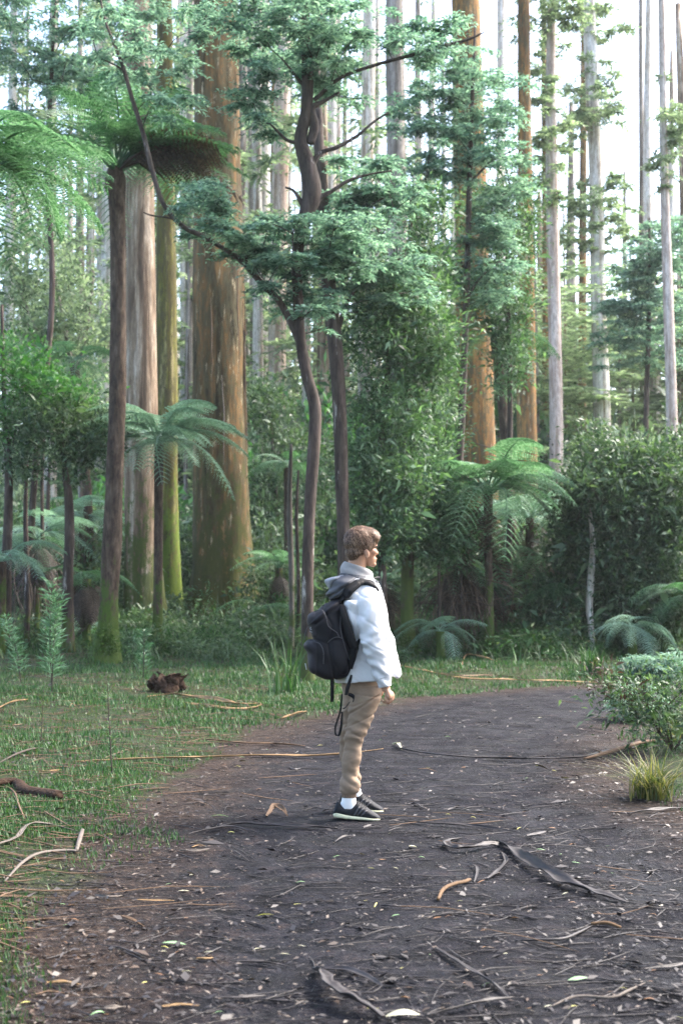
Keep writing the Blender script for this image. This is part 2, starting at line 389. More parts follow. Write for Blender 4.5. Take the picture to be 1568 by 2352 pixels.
# ------------------------------------------------------------------ ground
ys = np.concatenate([np.linspace(-80, 2.0, 26), np.geomspace(2.2, 45, 470), np.geomspace(46, 420, 40)])
u = np.linspace(-1, 1, 361); xs = np.sinh(u*4.6)/np.sinh(4.6)*240
# denser columns near the middle
X, Y = np.meshgrid(xs, ys); Z = gh(X, Y)
V = np.stack([X, Y, Z], -1).reshape(-1, 3); nr, nc = X.shape
i = np.arange(nr-1)[:, None]*nc+np.arange(nc-1)[None]
Q = np.stack([i, i+1, i+nc+1, i+nc], -1).reshape(-1, 4)
me = mesh_np('ground', V, Q); me.attributes.new('path_distance', 'FLOAT', 'POINT').data.foreach_set('value', path_sd(V[:, 0], V[:, 1]).astype(np.float32))
tag(obj('ground', me, ground_mat()), 'forest floor with dark earth path curving to the right', None, kind='structure')

LMK = [(-40, 'just outside the left border'), (30, 'at the left border'), (90, 'left of the small crooked tree'), (150, 'behind the small crooked tree'), (205, 'left of the tall tree fern'), (262, 'behind the tall tree fern trunk'), (315, 'behind the pale trunk'), (365, 'beside the pale trunk'), (410, 'left of the massive trunk'), (470, 'behind the massive trunk'), (540, 'behind the right half of the massive trunk'), (600, 'right of the massive trunk'), (650, 'left of the twisted wattle'), (705, 'behind the twisted wattle'), (760, 'behind the straight dark stem'), (820, 'above the head of the person'), (880, 'behind the shoulder of the person'), (940, 'behind the mossy pole'), (1000, 'right of the mossy pole'), (1060, 'left of the first orange trunk'), (1120, 'behind the first orange trunk'), (1180, 'between the orange trunks'), (1230, 'right of the second orange trunk'), (1280, 'behind the pinkish trunk'), (1330, 'left of the pale leaning stem'), (1385, 'behind the pale leaning stem'), (1440, 'behind the wide rounded bush'), (1500, 'right part of the wide rounded bush'), (1550, 'at the right border'), (1620, 'just outside the right border')]
def where(px): return min(LMK, key=lambda t: abs(t[0]-px))[1]
def gwhere(px, py):
    row = 'far behind the person' if py < 1640 else 'behind the legs' if py < 1730 else 'a little behind the shoes' if py < 1820 else 'level with the shoes' if py < 1900 else 'just nearer than the shoes' if py < 1980 else 'nearer than the shoes' if py < 2080 else 'well in front' if py < 2180 else 'near the lower edge' if py < 2270 else 'at the bottom edge'
    col = 'at far left' if px < 150 else 'on the left' if px < 330 else 'left of middle' if px < 520 else 'somewhat left' if px < 690 else 'in the middle' if px < 860 else 'somewhat right' if px < 1040 else 'right of middle' if px < 1220 else 'on the right' if px < 1400 else 'at far right'
    return row+', '+col
# ------------------------------------------------------------------ trees
def trunk_from(px_pts, Y, name, mat, parent=None, n=14, k=6, wob=.12, flute=(.5, .7), seed=1, dY=None, ground=True, loc=None):
    """px_pts: (px, py, width px) from the base up; lifted into the place at depth Y"""
    P = []; R = []
    for i, (a, b, wd) in enumerate(px_pts):
        yy = Y+(dY[i] if dY else 0); p = at(a, b, yy); P.append(p); R.append(wd*.5*yy/F)
    if ground:
        z = gz(P[0].x, P[0].y)
        P[0] = Vector((P[0].x, P[0].y, z-.15))
    base = Vector((P[0].x, P[0].y, P[0].z+.15)) if loc is None else loc
    V, Qf, T = tube([tuple(p-base) for p in P], R, n, k, wob=wob, seed=seed, flute=flute)
    return P, R, base, (V, Qf, T)
def tree(name, label, cat_, Y, pts, mat, crowns=(), crown_mat='wattle', seed=1, group=None, wob=.12, flute=(.5, .7), n=14, branches=(), twigs=0, dY=None, k=6, style='pads', pad=(.45, .11, .032), part='crown'):
    """pts from the base up, crowns = (px, py, rx, ry, dY, count[, Yoff]), branches = lists of (px, py, width[, dY])"""
    global rng
    keep = rng; rng = np.random.default_rng(seed*101+3)
    P, R, base, tb = trunk_from(pts, Y, name, mat, n=n, wob=wob, flute=flute, seed=seed, dY=dY, k=k)
    t = thing(name, label, cat_, base, 0, group)
    MB().add(*tb).build('trunk', M[mat], t)
    for br in branches:
        q = [tuple(at(a, b, Y+(r[1] if len(r) > 1 else 0))-base) for a, b, *r in br]
        rr = [r[0]*.5*Y/F for a, b, *r in br]
        MB().add(*tube(q, rr, 8, 5, wob=.15, seed=seed)).build('branch', M[mat], t)
    if crowns:
        C = np.concatenate([blobpts(a, b, rx, ry, Y+(r[0] if r else 0), dy, cnt) for a, b, rx, ry, dy, cnt, *r in crowns])-np.array(base)
        mb = MB()
        if style == 'pads' and crown_mat == 'wattle':
            stp = .030*Y; ph = 1.7*fbm(C[:, 0]*.7+seed, C[:, 1]*.7, seed)*2; zs = (np.round(C[:, 2]/stp+ph)-ph)*stp; C[:, 2] = .38*C[:, 2]+.62*zs+rng.normal(0, .09, len(C)); C = C[rng.random(len(C)) < .74]
        if style == 'pads': mb.add(*pads(C, pad[0]*rng.uniform(.6, 1.25, len(C)), 8, 8, pad[1], pad[2], flat=.16 if crown_mat == 'wattle' else .3))
        else: mb.add(*clumps(C, pad[0]*rng.uniform(.6, 1.3, len(C)), pad[3] if len(pad) > 3 else 60, pad[1], pad[2]))
        mb.build(part, M[crown_mat], t, smooth=False)
        if twigs:
            mb = MB(); Pn = np.array([tuple(p-base) for p in P]); 
            fine = cat(Pn, 10)
            for br in branches:
                fine = np.vstack([fine, cat(np.array([tuple(at(q_[0], q_[1], Y)-base) for q_ in br]), 6)])
            cs = C[rng.choice(len(C), min(twigs, len(C)), replace=False)]
            dist = np.array([np.min(np.linalg.norm(fine-c, axis=1)) for c in cs])
            for c in cs[np.argsort(dist)]:
                dd = np.linalg.norm(fine-c, axis=1)+np.maximum(0, fine[:, 2]-c[2]+.1)*1.5
                a = fine[int(np.argmin(dd))]; L = np.linalg.norm(a-c)
                if L > 1.7 or L < .08: continue
                mid = a*.45+c*.55+rng.normal(0, .06*L, 3)+np.array([0, 0, .12*L])
                mb.add(*tube([a, mid, c], [.007+.006*L, .006+.003*L, .004], 4, 3, caps=False))
                fine = np.vstack([fine, mid[None], c[None]])
            if mb.n: tag(mb.build('twigs', M['twig'], t), kind='stuff')
    rng = keep
    return t

GE = 'tall eucalyptus trunks'
tree('eucalyptus_tree', 'massive orange-brown eucalyptus with flared mossy base, thickest trunk in the forest', 'tree', 31,
     [(516, 1440, 168), (514, 1380, 152), (512, 1300, 138), (508, 1150, 128), (504, 950, 122), (502, 700, 117), (500, 400, 110), (496, 100, 104), (494, -250, 96), (492, -1100, 60)], 'bark_big', seed=3, n=56, wob=.06, flute=(.55, 1.0), k=14,
     crowns=[(470, -560, 300, 150, 4.5, 70)], crown_mat='far', pad=(.95, .34, .13))  # crown above the view, added to shade the understorey
tree('eucalyptus_tree', 'pale smooth eucalyptus just behind the tall tree fern trunk, dark mossy foot', 'tree', 29,
     [(338, 1480, 112), (334, 1420, 92), (328, 1300, 82), (326, 1100, 78), (325, 900, 74), (324, 600, 66), (322, 300, 60), (318, 0, 52), (316, -400, 44), (315, -1000, 26)], 'bark_pale', seed=4, n=30, wob=.06, flute=(.5, .9), k=10, crowns=[(250, -480, 260, 140, 4, 44)], crown_mat='far', pad=(.95, .34, .13))  # unseen crown added overhead to shade the ground below
tree('eucalyptus_tree', 'yellow-green eucalyptus between the pale trunk and the massive orange one', 'tree', 33,
     [(396, 1440, 62), (392, 1350, 52), (386, 1150, 48), (384, 900, 49), (382, 600, 46), (380, 300, 40), (378, 0, 36), (376, -700, 24)], 'bark_green', seed=5, n=20, wob=.06, k=8)
tree('eucalyptus_tree', 'orange-barked eucalyptus rising behind the tree ferns right of the person', 'tree', 34,
     [(1136, 1460, 84), (1128, 1380, 66), (1112, 1200, 74), (1098, 1050, 80), (1090, 850, 82), (1084, 600, 78), (1076, 300, 73), (1068, 0, 66), (1064, -300, 58), (1060, -1000, 34)], 'bark_orange', seed=6, n=26, wob=.06, k=8, flute=(.6, .9), crowns=[(1060, -520, 300, 150, 4.5, 70)], crown_mat='far', pad=(.95, .34, .13))  # out-of-view crown, added here too for its shade
tree('eucalyptus_tree', 'narrower orange eucalyptus with pale streaks, second orange trunk right of the person', 'tree', 40,
     [(1222, 1440, 52), (1216, 1330, 46), (1210, 1100, 46), (1208, 850, 44), (1206, 600, 38), (1204, 300, 32), (1202, 0, 28), (1200, -500, 20)], 'bark_orange', seed=8, n=18, wob=.08)
tree('eucalyptus_tree', 'slim pinkish-white eucalyptus with a smooth straight stem right of both orange trunks', 'tree', 42,
     [(1284, 1430, 36), (1276, 1200, 32), (1276, 950, 31), (1272, 700, 29), (1266, 400, 28), (1264, 150, 22), (1268, -100, 18), (1268, -500, 12)], 'bark_pink', seed=9, n=14, wob=.05,
     crowns=[(1240, 330, 70, 190, 1.6, 40), (1262, 60, 90, 110, 2, 34)], crown_mat='far', pad=(.5, .2, .07))
tree('eucalyptus_tree', 'grey-white eucalyptus with dark peeling ribbons against the bright sky at upper right', 'tree', 50,
     [(1396, 1420, 48), (1388, 1150, 42), (1380, 900, 38), (1372, 650, 34), (1368, 420, 32), (1358, 200, 30), (1352, 0, 27), (1350, -400, 18)], 'bark_white', seed=10, n=14, wob=.07,
     crowns=[(1360, 240, 80, 140, 2, 36), (1375, 500, 100, 110, 2, 44), (1372, 30, 100, 60, 2, 20)], crown_mat='far', pad=(.6, .24, .08))
tree('eucalyptus_tree', 'slim eucalyptus with orange edge, closest to the right border of the picture', 'tree', 38,
     [(1552, 1430, 34), (1546, 1150, 28), (1540, 900, 26), (1532, 650, 24), (1524, 400, 20), (1520, 150, 17), (1516, -100, 14), (1514, -500, 9)], 'bark_pink', seed=11, n=12, wob=.06,
     crowns=[(1530, 300, 45, 150, 1.2, 20)], crown_mat='far', pad=(.5, .19, .065))
for i, (a, b, wt, wb, mt, Y, lab) in enumerate([
        (848, 838, 30, 36, 'bark_white', 52, 'white eucalyptus above the person seen in a gap beside the dark twisted wattle'),
        (905, 915, 42, 52, 'bark_grey', 46, 'grey leaf-hung eucalyptus trunk directly above the person against the sky'),
        (765, 756, 20, 26, 'bark_white', 58, 'thin white eucalyptus beside the dark wattle fork, upper middle'),
        (652, 636, 34, 46, 'bark_pink', 55, 'pinkish eucalyptus just left of the dark wattle stem'),
        (575, 584, 16, 22, 'bark_grey', 60, 'thin grey eucalyptus hugging the right side of the massive trunk'),
        (608, 600, 26, 40, 'bark_white', 66, 'bright white eucalyptus a little right of the massive orange trunk'),
        (425, 428, 26, 30, 'bark_white', 62, 'bright white eucalyptus shining in the gap left of the massive trunk'),
        (232, 240, 30, 34, 'bark_white', 60, 'white eucalyptus behind the tree fern crown at upper left'),
        (728, 738, 14, 20, 'bark_white', 70, 'thin white eucalyptus between the two dark wattle stems'),
        (632, 630, 16, 26, 'bark_orange', 58, 'thin orange eucalyptus left of the dark wattle stem'),
        (1248, 1252, 12, 16, 'bark_orange', 56, 'thin orange eucalyptus touching the slim pinkish trunk'),
        (1150, 1146, 18, 24, 'bark_white', 60, 'white eucalyptus between the two orange trunks'),
        (1470, 1474, 10, 14, 'bark_grey', 62, 'very thin grey eucalyptus in the white sky gap at right'),
        (1340, 1336, 14, 20, 'bark_orange', 64, 'thin orange-grey eucalyptus left of the peeling white trunk')]):
    tree('eucalyptus_tree', lab, 'tree', Y, [(b+3, 1420, wb*1.25), (b, 1150, wb), (b, 800, wb*.95), ((a+b)/2, 400, (wt+wb)/2), (a, 0, wt), (a, -500, wt*.7)], mt, seed=20+i, n=10, wob=.06, k=4)

# the dark wattle with its twisted stem and long branches
tree('wattle_tree', 'dark slender wattle with twisted lichen-spotted stem right behind the person', 'tree', 18.6,
     [(706, 1572, 34), (706, 1450, 30), (706, 1300, 28), (712, 1150, 27), (722, 1000, 29), (722, 930, 28), (704, 860, 26), (690, 780, 25), (684, 680, 23), (682, 600, 25), (694, 520, 30), (716, 450, 44), (706, 380, 40), (690, 320, 30), (704, 250, 28), (706, 150, 28), (700, 60, 24), (704, -60, 20), (700, -260, 10)],
     'bark_dark', seed=2, n=14, wob=.10, flute=(.3, .3), k=5,
     branches=[[(692, 790, 22), (668, 740, 17), (640, 690, 16), (600, 650, 15), (562, 606, 15), (520, 575, 12), (470, 545, 12), (420, 520, 12), (376, 470, 11), (352, 400, 11), (330, 310, 11), (305, 230, 10), (285, 160, 9), (262, 100, 7), (240, 40, 5), (225, -40, 3)],
               [(712, 385, 20), (735, 352, 11), (775, 338, 10), (820, 312, 8), (858, 280, 6), (892, 258, 4)],
               [(722, 460, 20), (760, 440, 10), (800, 415, 8), (850, 400, 6), (900, 392, 4)],
               [(712, 330, 20), (722, 290, 22), (716, 250, 18), (745, 232, 10), (780, 212, 6)],
               [(692, 330, 9), (660, 322, 8), (636, 300, 6), (620, 284, 4)],
               [(700, 200, 9), (680, 176, 7), (660, 150, 5), (648, 136, 3)],
               [(700, 480, 14), (676, 440, 7), (655, 430, 5)],
               [(724, 60, 8), (760, 30, 7), (810, 24, 5)],
               [(566, 606, 8), (566, 580, 6), (574, 560, 4)],
               [(420, 520, 8), (395, 502, 5), (350, 495, 4), (330, 488, 3)],
               [(290, 165, 6), (262, 148, 4), (225, 132, 3)],
               [(1120, 70, 2), (1070, 92, 7), (1000, 110, 9), (940, 128, 9), (860, 150, 8), (780, 180, 9), (722, 230, 11)]],
     crowns=[(660, 70, 150, 110, 1.6, 80), (770, 120, 120, 110, 1.4, 60), (560, 545, 130, 60, 1.0, 36), (700, 560, 130, 60, 1.0, 60), (640, 640, 110, 50, .8, 34), (800, 560, 110, 60, 1.0, 44),
             (490, 30, 120, 60, 1.5, 24), (290, 120, 120, 70, 1.3, 34), (400, 245, 70, 20, .9, 8), (480, 480, 90, 50, .9, 24), (980, 90, 110, 70, 1.3, 36), (590, 220, 60, 80, 1.0, 22), (720, 700, 70, 60, .7, 16)],
     twigs=170, pad=(.36, .105, .034))
tree('wattle_tree', 'straight dark-barked stem just right of the twisted wattle, behind the head of the person', 'tree', 22,
     [(792, 1480, 34), (790, 1330, 30), (786, 1150, 31), (780, 950, 33), (770, 800, 34), (756, 680, 34), (748, 560, 34), (742, 480, 32), (735, 380, 26), (730, 240, 20), (726, 60, 14), (724, -150, 8)], 'bark_dark', seed=12, n=12, wob=.1, flute=(.3, .4), k=5,
     branches=[[(770, 780, 14), (800, 690, 9), (860, 620, 7), (930, 590, 5)], [(748, 560, 12), (790, 500, 8), (850, 470, 6), (910, 440, 4)]],
     crowns=[(850, 480, 120, 90, 1.3, 70), (800, 620, 90, 80, 1.0, 40), (900, 640, 90, 70, 1.0, 40), (850, 400, 90, 60, 1.2, 22)], twigs=60, pad=(.40, .12, .038))
tree('wattle_tree', 'wattle with drooping blue-green crown covering the upper part of the orange trunk', 'tree', 26,
     [(1052, 1470, 20), (1050, 1200, 18), (1062, 900, 17), (1072, 640, 15), (1078, 400, 12), (1085, 200, 9), (1090, 60, 5)], 'bark_dark', seed=13, n=8, wob=.12,
     branches=[[(1066, 700, 8), (1100, 640, 6), (1150, 600, 4)], [(1070, 620, 9), (1030, 560, 6), (1000, 500, 4)], [(1078, 420, 7), (1130, 370, 5), (1190, 340, 3)]],
     crowns=[(1120, 250, 105, 130, 1.6, 80), (1140, 400, 90, 80, 1.3, 44), (1010, 330, 80, 110, 1.4, 44), (1120, 530, 70, 80, 1.0, 40), (960, 240, 80, 90, 1.2, 36), (1060, 160, 100, 70, 1.2, 46), (1150, 640, 60, 80, .9, 28), (1000, 640, 80, 70, 1.0, 34), (960, 420, 80, 80, 1.2, 36)], twigs=90, pad=(.42, .12, .04))
tree('wattle_tree', 'hazy wattle crown filling the upper left corner above the fern fronds', 'tree', 27,
     [(60, 1480, 18), (80, 1100, 16), (120, 700, 14), (110, 400, 12), (120, 150, 9), (130, -60, 5)], 'bark_dark', seed=14, n=8, wob=.12,
     crowns=[(90, 90, 150, 120, 1.8, 95), (200, 200, 90, 80, 1.5, 26), (60, 300, 80, 60, 1.3, 16), (300, 40, 90, 80, 1.4, 30), (410, 150, 50, 70, 1.2, 10)], twigs=70, pad=(.45, .13, .045))
# bushy fine-leaved trees in the middle
TP = (.44, .10, .030, 105)
tree('tea_tree', 'bushy dark fine-leaved tree behind the head and shoulder of the person', 'tree', 23,
     [(880, 1480, 20), (878, 1330, 18), (872, 1150, 17), (876, 1000, 15), (890, 850, 12), (900, 700, 8), (905, 560, 4)], 'bark_dark', seed=15, n=9, wob=.12,
     crowns=[(880, 800, 90, 130, 1.2, 46), (890, 960, 85, 100, 1.1, 36), (850, 1080, 60, 110, .9, 38), (930, 1130, 75, 120, .9, 56), (870, 680, 80, 80, 1.0, 28), (980, 760, 70, 110, 1.0, 42), (900, 1230, 60, 50, .7, 22), (850, 1240, 40, 60, .7, 14)], crown_mat='tea', style='clumps', twigs=90, pad=TP)
tree('tea_tree', 'fine-leaved tree on a mossy pole-like trunk just right of the jacket', 'tree', 24,
     [(940, 1520, 48), (937, 1470, 36), (934, 1380, 31), (938, 1200, 28), (936, 1000, 26), (932, 820, 22), (938, 640, 14), (945, 450, 7)], 'bark_moss', seed=16, n=12, wob=.15, flute=(.5, .35),
     crowns=[(970, 940, 80, 110, 1.1, 38), (970, 1080, 75, 100, 1.0, 36), (980, 1200, 80, 70, .9, 32), (1030, 1200, 40, 50, .9, 16), (980, 620, 80, 90, 1.1, 34), (1020, 1250, 60, 50, .8, 26), (960, 500, 70, 60, 1.0, 16)], crown_mat='tea', style='clumps', twigs=80, pad=TP)
tree('tea_tree', 'drooping fine-leaved tree hanging over the orange trunk right of the person', 'tree', 28,
     [(1170, 1480, 16), (1168, 1200, 14), (1170, 900, 12), (1165, 650, 9), (1160, 500, 5)], 'bark_dark', seed=17, n=8, wob=.12,
     crowns=[(1170, 620, 55, 130, 1.1, 50), (1165, 800, 45, 110, .9, 30), (1185, 480, 50, 90, 1.0, 28), (1040, 1000, 26, 50, .8, 8), (1092, 660, 46, 70, .7, 20), (1100, 480, 40, 60, .7, 12)], crown_mat='tea', style='clumps', twigs=50, pad=TP)
tree('blackwood_tree', 'wide rounded dark bush tree beyond the path bend at the right', 'tree', 25,
     [(1440, 1490, 22), (1430, 1380, 18), (1420, 1250, 16), (1430, 1120, 12), (1440, 1020, 6)], 'bark_dark', seed=18, n=9, wob=.12,
     crowns=[(1400, 1130, 110, 100, 1.4, 110), (1480, 1130, 90, 90, 1.3, 90), (1440, 1060, 90, 60, 1.1, 50), (1370, 1240, 90, 80, 1.1, 80), (1500, 1260, 90, 110, 1.2, 100), (1560, 1160, 60, 110, 1.2, 50), (1440, 1340, 110, 60, 1.0, 66), (1540, 1390, 60, 70, 1.0, 50), (1300, 1290, 40, 60, .7, 14), (1480, 1420, 100, 45, 1.0, 60), (1400, 1410, 60, 50, .9, 34), (1330, 1180, 40, 60, .8, 20), (1555, 1050, 40, 60, .8, 18), (1380, 1030, 40, 40, .6, 12), (1265, 1380, 60, 70, .8, 30)], crown_mat='bush', style='clumps', twigs=70, pad=(.44, .10, .034, 95))
tree('blackwood_tree', 'pale lit leaning stem under the rounded bush beyond the bend', 'tree', 24.4,
     [(1360, 1492, 14), (1356, 1440, 14), (1352, 1390, 18), (1356, 1320, 16), (1360, 1240, 12), (1350, 1150, 8)], 'bark_white', seed=19, n=9, wob=.15,
     crowns=[(1350, 1130, 60, 60, .8, 24)], crown_mat='bush', style='clumps', twigs=14, pad=(.38, .09, .028, 60))
tree('wattle_tree', 'soft hazy wattle crowns right of the grey-white trunk under the sky gap', 'tree', 44,
     [(1480, 1420, 16), (1482, 1000, 14), (1490, 700, 10), (1490, 500, 5)], 'bark_dark', seed=41, n=7,
     crowns=[(1490, 620, 90, 70, 2.2, 60), (1530, 520, 60, 60, 2, 30), (1450, 760, 90, 80, 2.2, 60), (1540, 760, 60, 90, 2.2, 46), (1440, 690, 60, 30, 1.8, 20)], twigs=40, pad=(.7, .2, .07))
# left understorey
tree('blackwood_tree', 'small round-crowned tree with thin crooked stem left of the tree fern trunk', 'tree', 24,
     [(158, 1420, 30), (156, 1340, 24), (160, 1240, 23), (158, 1150, 20), (150, 1080, 14), (140, 1000, 8)], 'bark_dark', seed=21, n=10, wob=.13, flute=(.5, .3),
     crowns=[(140, 970, 110, 70, 1.3, 84), (70, 950, 80, 60, 1.2, 44), (170, 1050, 60, 60, 1.0, 36), (220, 1000, 60, 50, 1.0, 26), (60, 1050, 60, 50, .9, 16)], crown_mat='bush', style='clumps', twigs=50, pad=(.40, .085, .026, 65))
tree('blackwood_tree', 'thin dark tree at the left border with bright green leaves', 'tree', 24,
     [(14, 1400, 26), (16, 1300, 22), (20, 1180, 20), (20, 1050, 16), (10, 900, 12), (5, 700, 7)], 'bark_dark', seed=22, n=9, wob=.13,
     crowns=[(40, 850, 90, 70, 1.2, 50), (130, 900, 80, 40, 1.1, 30), (20, 960, 50, 80, 1.0, 20)], crown_mat='green', style='clumps', twigs=40, pad=(.40, .095, .034, 55))
tree('blackwood_tree', 'tangled pale leafy tree between the left border and the tree fern trunk', 'tree', 34,
     [(190, 1440, 18), (188, 1200, 14), (180, 950, 12), (150, 760, 9), (120, 600, 5)], 'bark_grey', seed=23, n=8, wob=.15,
     branches=[[(184, 1000, 8), (110, 820, 6), (60, 700, 5), (20, 600, 3)], [(170, 880, 7), (200, 760, 5), (215, 640, 3)]],
     crowns=[(70, 640, 90, 90, 2, 60), (180, 700, 70, 110, 1.8, 52), (110, 790, 100, 60, 1.8, 46), (210, 860, 40, 80, 1.5, 22), (30, 740, 50, 90, 1.5, 22), (120, 540, 90, 50, 1.6, 26)], crown_mat='far', style='clumps', twigs=70, pad=(.5, .13, .05, 45))
tree('blackwood_tree', 'leafy understorey tree filling the gap right of the massive trunk base', 'tree', 36,
     [(640, 1430, 14), (636, 1250, 12), (630, 1080, 9), (620, 950, 5)], 'bark_dark', seed=24, n=8, wob=.15,
     crowns=[(620, 920, 60, 60, 1.6, 40), (650, 1000, 60, 80, 1.6, 46), (620, 1110, 50, 60, 1.4, 36), (600, 1190, 40, 50, 1.2, 24), (750, 1080, 40, 120, 1.6, 30), (660, 1180, 40, 50, 1.2, 20)], crown_mat='bush', style='clumps', twigs=40, pad=(.48, .12, .045, 50))
for i, (a, wd, top, lab, Y) in enumerate([(668, 13, 1020, 'thin straight brown sapling trunk left of the backpack', 25), (684, 9, 1080, 'very thin dark stem between brown sapling and twisted wattle', 26),
        (100, 9, 1010, 'thin dark pole left of the crooked small tree', 27), (114, 11, 1050, 'thin brown pole behind the crooked small tree', 29), (62, 12, 1060, 'broken dark pole near the left border', 25),
        (1006, 8, 1010, 'thin grey stem in the thicket right of the person', 24)]):
    tree('slender_tree', lab, 'tree', Y, [(a, 1450, wd*1.2), (a+2, 1350, wd), (a-3, (1300+top)/2, wd*.9), (a+1, top, wd*.5)], 'strip_grey' if False else ('bark_grey' if i == 0 else 'bark_dark'), seed=50+i, n=8, wob=.15, flute=0)

# ------------------------------------------------------------------ ferns
def frond_mesh(name, seed, arch=.5, droop=.75, npin=19, npl=15, wid=.30):
    """one frond, length 1 along +X, arching; every pinna carries its own leaflets"""
    r = np.random.default_rng(seed); mb = MB()
    def spine(s): return np.stack([s*(1-.12*s*droop), .03*np.sin(s*3+seed), arch*s-droop*s**2], -1)
    s = np.linspace(0, 1, 14); sp = spine(s)
    mb.add(*tube(sp, .011*(1-s*.9)+.0008, 5, 1, caps=False)); nst = len(mb.Q[0])
    C = []; D = []; L = []
    for k in range(npin):
        t = .20+.79*(k+.5)/npin; p = spine(np.array([t]))[0]; tg = spine(np.array([t+.02]))[0]-p; tg /= np.linalg.norm(tg)
        ln = wid*min(1, (t-.05)*3.2)*(1-t)**.55*1.25*r.uniform(.9, 1.08)+.012
        for sg in (-1, 1):
            d = tg*.42+np.array([0, sg, 0])*.9+np.array([0, 0, -.05]); d /= np.linalg.norm(d)
            q = np.linspace(0.04, 1, npl)
            pp = p+d*(q*ln)[:, None]; pp[:, 2] -= q**2*ln*.30*r.uniform(.7, 1.4)
            for sg2 in (-1, 1):
                side = np.cross(d, [0, 0, 1.])*sg2
                dd = side*.85+d*.5+np.array([0, 0, -.12])
                C.append(pp); D.append(np.tile(dd, (npl, 1))); L.append(.025*(1.15-q)*min(1, ln*6)+.003)
    C = np.concatenate(C); D = np.concatenate(D); L = np.concatenate(L)
    V, Qf = leaves(C, D, np.tile([0, 0, 1.], (len(C), 1))+r.normal(0, .12, C.shape), L, .021, .05)
    mb.add(V, Qf); me = mb.mesh(name, smooth=False)
    mi = np.zeros(len(me.polygons), np.int32); mi[:nst] = 1; me.polygons.foreach_set('material_index', mi); return me
FR = {}
for key in ('frond', 'frond_bright', 'frond_pale', 'frond_dead'):
    FR[key] = []
    for j, (ar, dr) in enumerate([(.55, .8), (.35, .7), (.75, .95), (.5, 1.1)]):
        if key == 'frond': me = frond_mesh('frond', 5+j, ar, dr)
        else: me = FR['frond'][j].copy()
        me.materials.clear(); me.materials.append(M[key]); me.materials.append(M['twig']); FR[key].append(me)
def frond(parent, loc, az, pitch, L, key, rnd, roll=0):
    o = bpy.data.objects.new('frond', rnd.choice(FR[key])); COL.objects.link(o); o.parent = parent; o.location = loc
    o.rotation_mode = 'XYZ'; o.rotation_euler = (roll, -pitch, az); o.scale = (L, L, L)
    return o
def fern(name, label, px, py, Y, n, L, key='frond', trunk=None, seed=1, pitch=(.0, .7), azr=(0, 6.283), dead=0, group=None, trunk_mat='fern_trunk', cat_='tree fern', skirt=0):
    rnd = random.Random(seed); c = at(px, py, Y)
    base = Vector((c.x, c.y, gz(c.x, c.y)))
    if trunk is None and name == 'ground_fern': c = base+Vector((0, 0, .05))
    if trunk:
        P, R, base, tb = trunk_from(trunk, Y, 'trunk', trunk_mat, n=18, k=8, wob=.16, flute=(.4, .25), seed=seed)
    t = thing(name, label, cat_, base, 0, group)
    if trunk:
        MB().add(*tb).build('trunk', M[trunk_mat], t)
    elif name == 'tree_fern':
        MB().add(*tube([(0, 0, -.1), tuple((c-base)*.5), tuple(c-base)], [.10, .085, .09], 12, 5, wob=.2, seed=seed)).build('trunk', M['fern_trunk'], t)
    lc = c-base
    for i in range(n):
        az = azr[0]+(azr[1]-azr[0])*(i+rnd.uniform(-.35, .35))/n
        frond(t, lc, az, rnd.uniform(*pitch), L*rnd.uniform(.75, 1.12), key, rnd, rnd.uniform(-.3, .3))
    if skirt:
        mb = MB(); rs = random.Random(seed+5)
        for i in range(skirt):
            az = rs.uniform(0, 6.28); ou = rs.uniform(.1, .75)*rs.uniform(.5, 1.5); ht = lc.z*rs.uniform(.55, 1.0); z0 = lc.z*rs.uniform(-.05, .6); j_ = lambda: rs.gauss(0, .07)
            mb.add(*tube([(lc.x+.08*math.cos(az), lc.y+.08*math.sin(az), ht), (lc.x+ou*.6*math.cos(az)+j_(), lc.y+ou*.6*math.sin(az)+j_(), ht*.9+rs.uniform(-.1, .15)), (lc.x+ou*math.cos(az+.1)+j_(), lc.y+ou*math.sin(az+.1)+j_(), (ht+z0)/2+j_()), (lc.x+ou*1.05*math.cos(az+.2)+j_()*2, lc.y+ou*1.05*math.sin(az+.2)+j_(), z0)], [.012, .010, .007, .003], 4, 3, caps=False))
        tag(mb.build('dead_skirt', M['skirt'], t), kind='stuff')
    for i in range(dead):
        frond(t, lc-Vector((0, 0, .08)), rnd.uniform(0, 6.28), rnd.uniform(-1.35, -.75), L*rnd.uniform(.6, .95), 'frond_dead', rnd, rnd.uniform(-.6, .6))
    return t
fa = fern('tree_fern', 'tall tree fern with slim dark trunk and mossy foot left of the eucalyptus trunks', 266, 400, 22, 24, 2.35, 'frond', seed=3, pitch=(.05, .95), dead=0,
     trunk=[(240, 1540, 78), (243, 1500, 66), (248, 1440, 48), (252, 1350, 40), (258, 1250, 44), (264, 1100, 40), (270, 900, 37), (272, 650, 35), (270, 470, 36), (266, 415, 46), (265, 385, 30)])
_l = at(266, 395, 22)-fa.location
for j in range(6): frond(fa, _l, -.25+.06*j, .28+.035*j, 2.2-.03*j, 'frond_dead', random.Random(j), (-.9 if j % 2 else .8)+.1*j)
for j in range(5): frond(fa, _l, -.2+.1*j, .52+.02*j, 2.3, 'frond', random.Random(j+50), .2)
fern('tree_fern', 'bright green fern fronds reaching in from the left border, in front of the tall fern', -60, 400, 14, 26, 1.95, 'frond_bright', seed=4, pitch=(-.25, .75), dead=0)
fern('tree_fern', 'pale tree fern whose drooping fronds fan out beside the tall fern trunk', 366, 1020, 24.5, 28, 1.75, 'frond_pale', seed=6, pitch=(-.2, .65))
fern('tree_fern', 'bright tree fern left of the crooked small tree, low pale fronds', 95, 1235, 28, 16, 1.5, 'frond_pale', seed=8, pitch=(-.1, .6), dead=5)
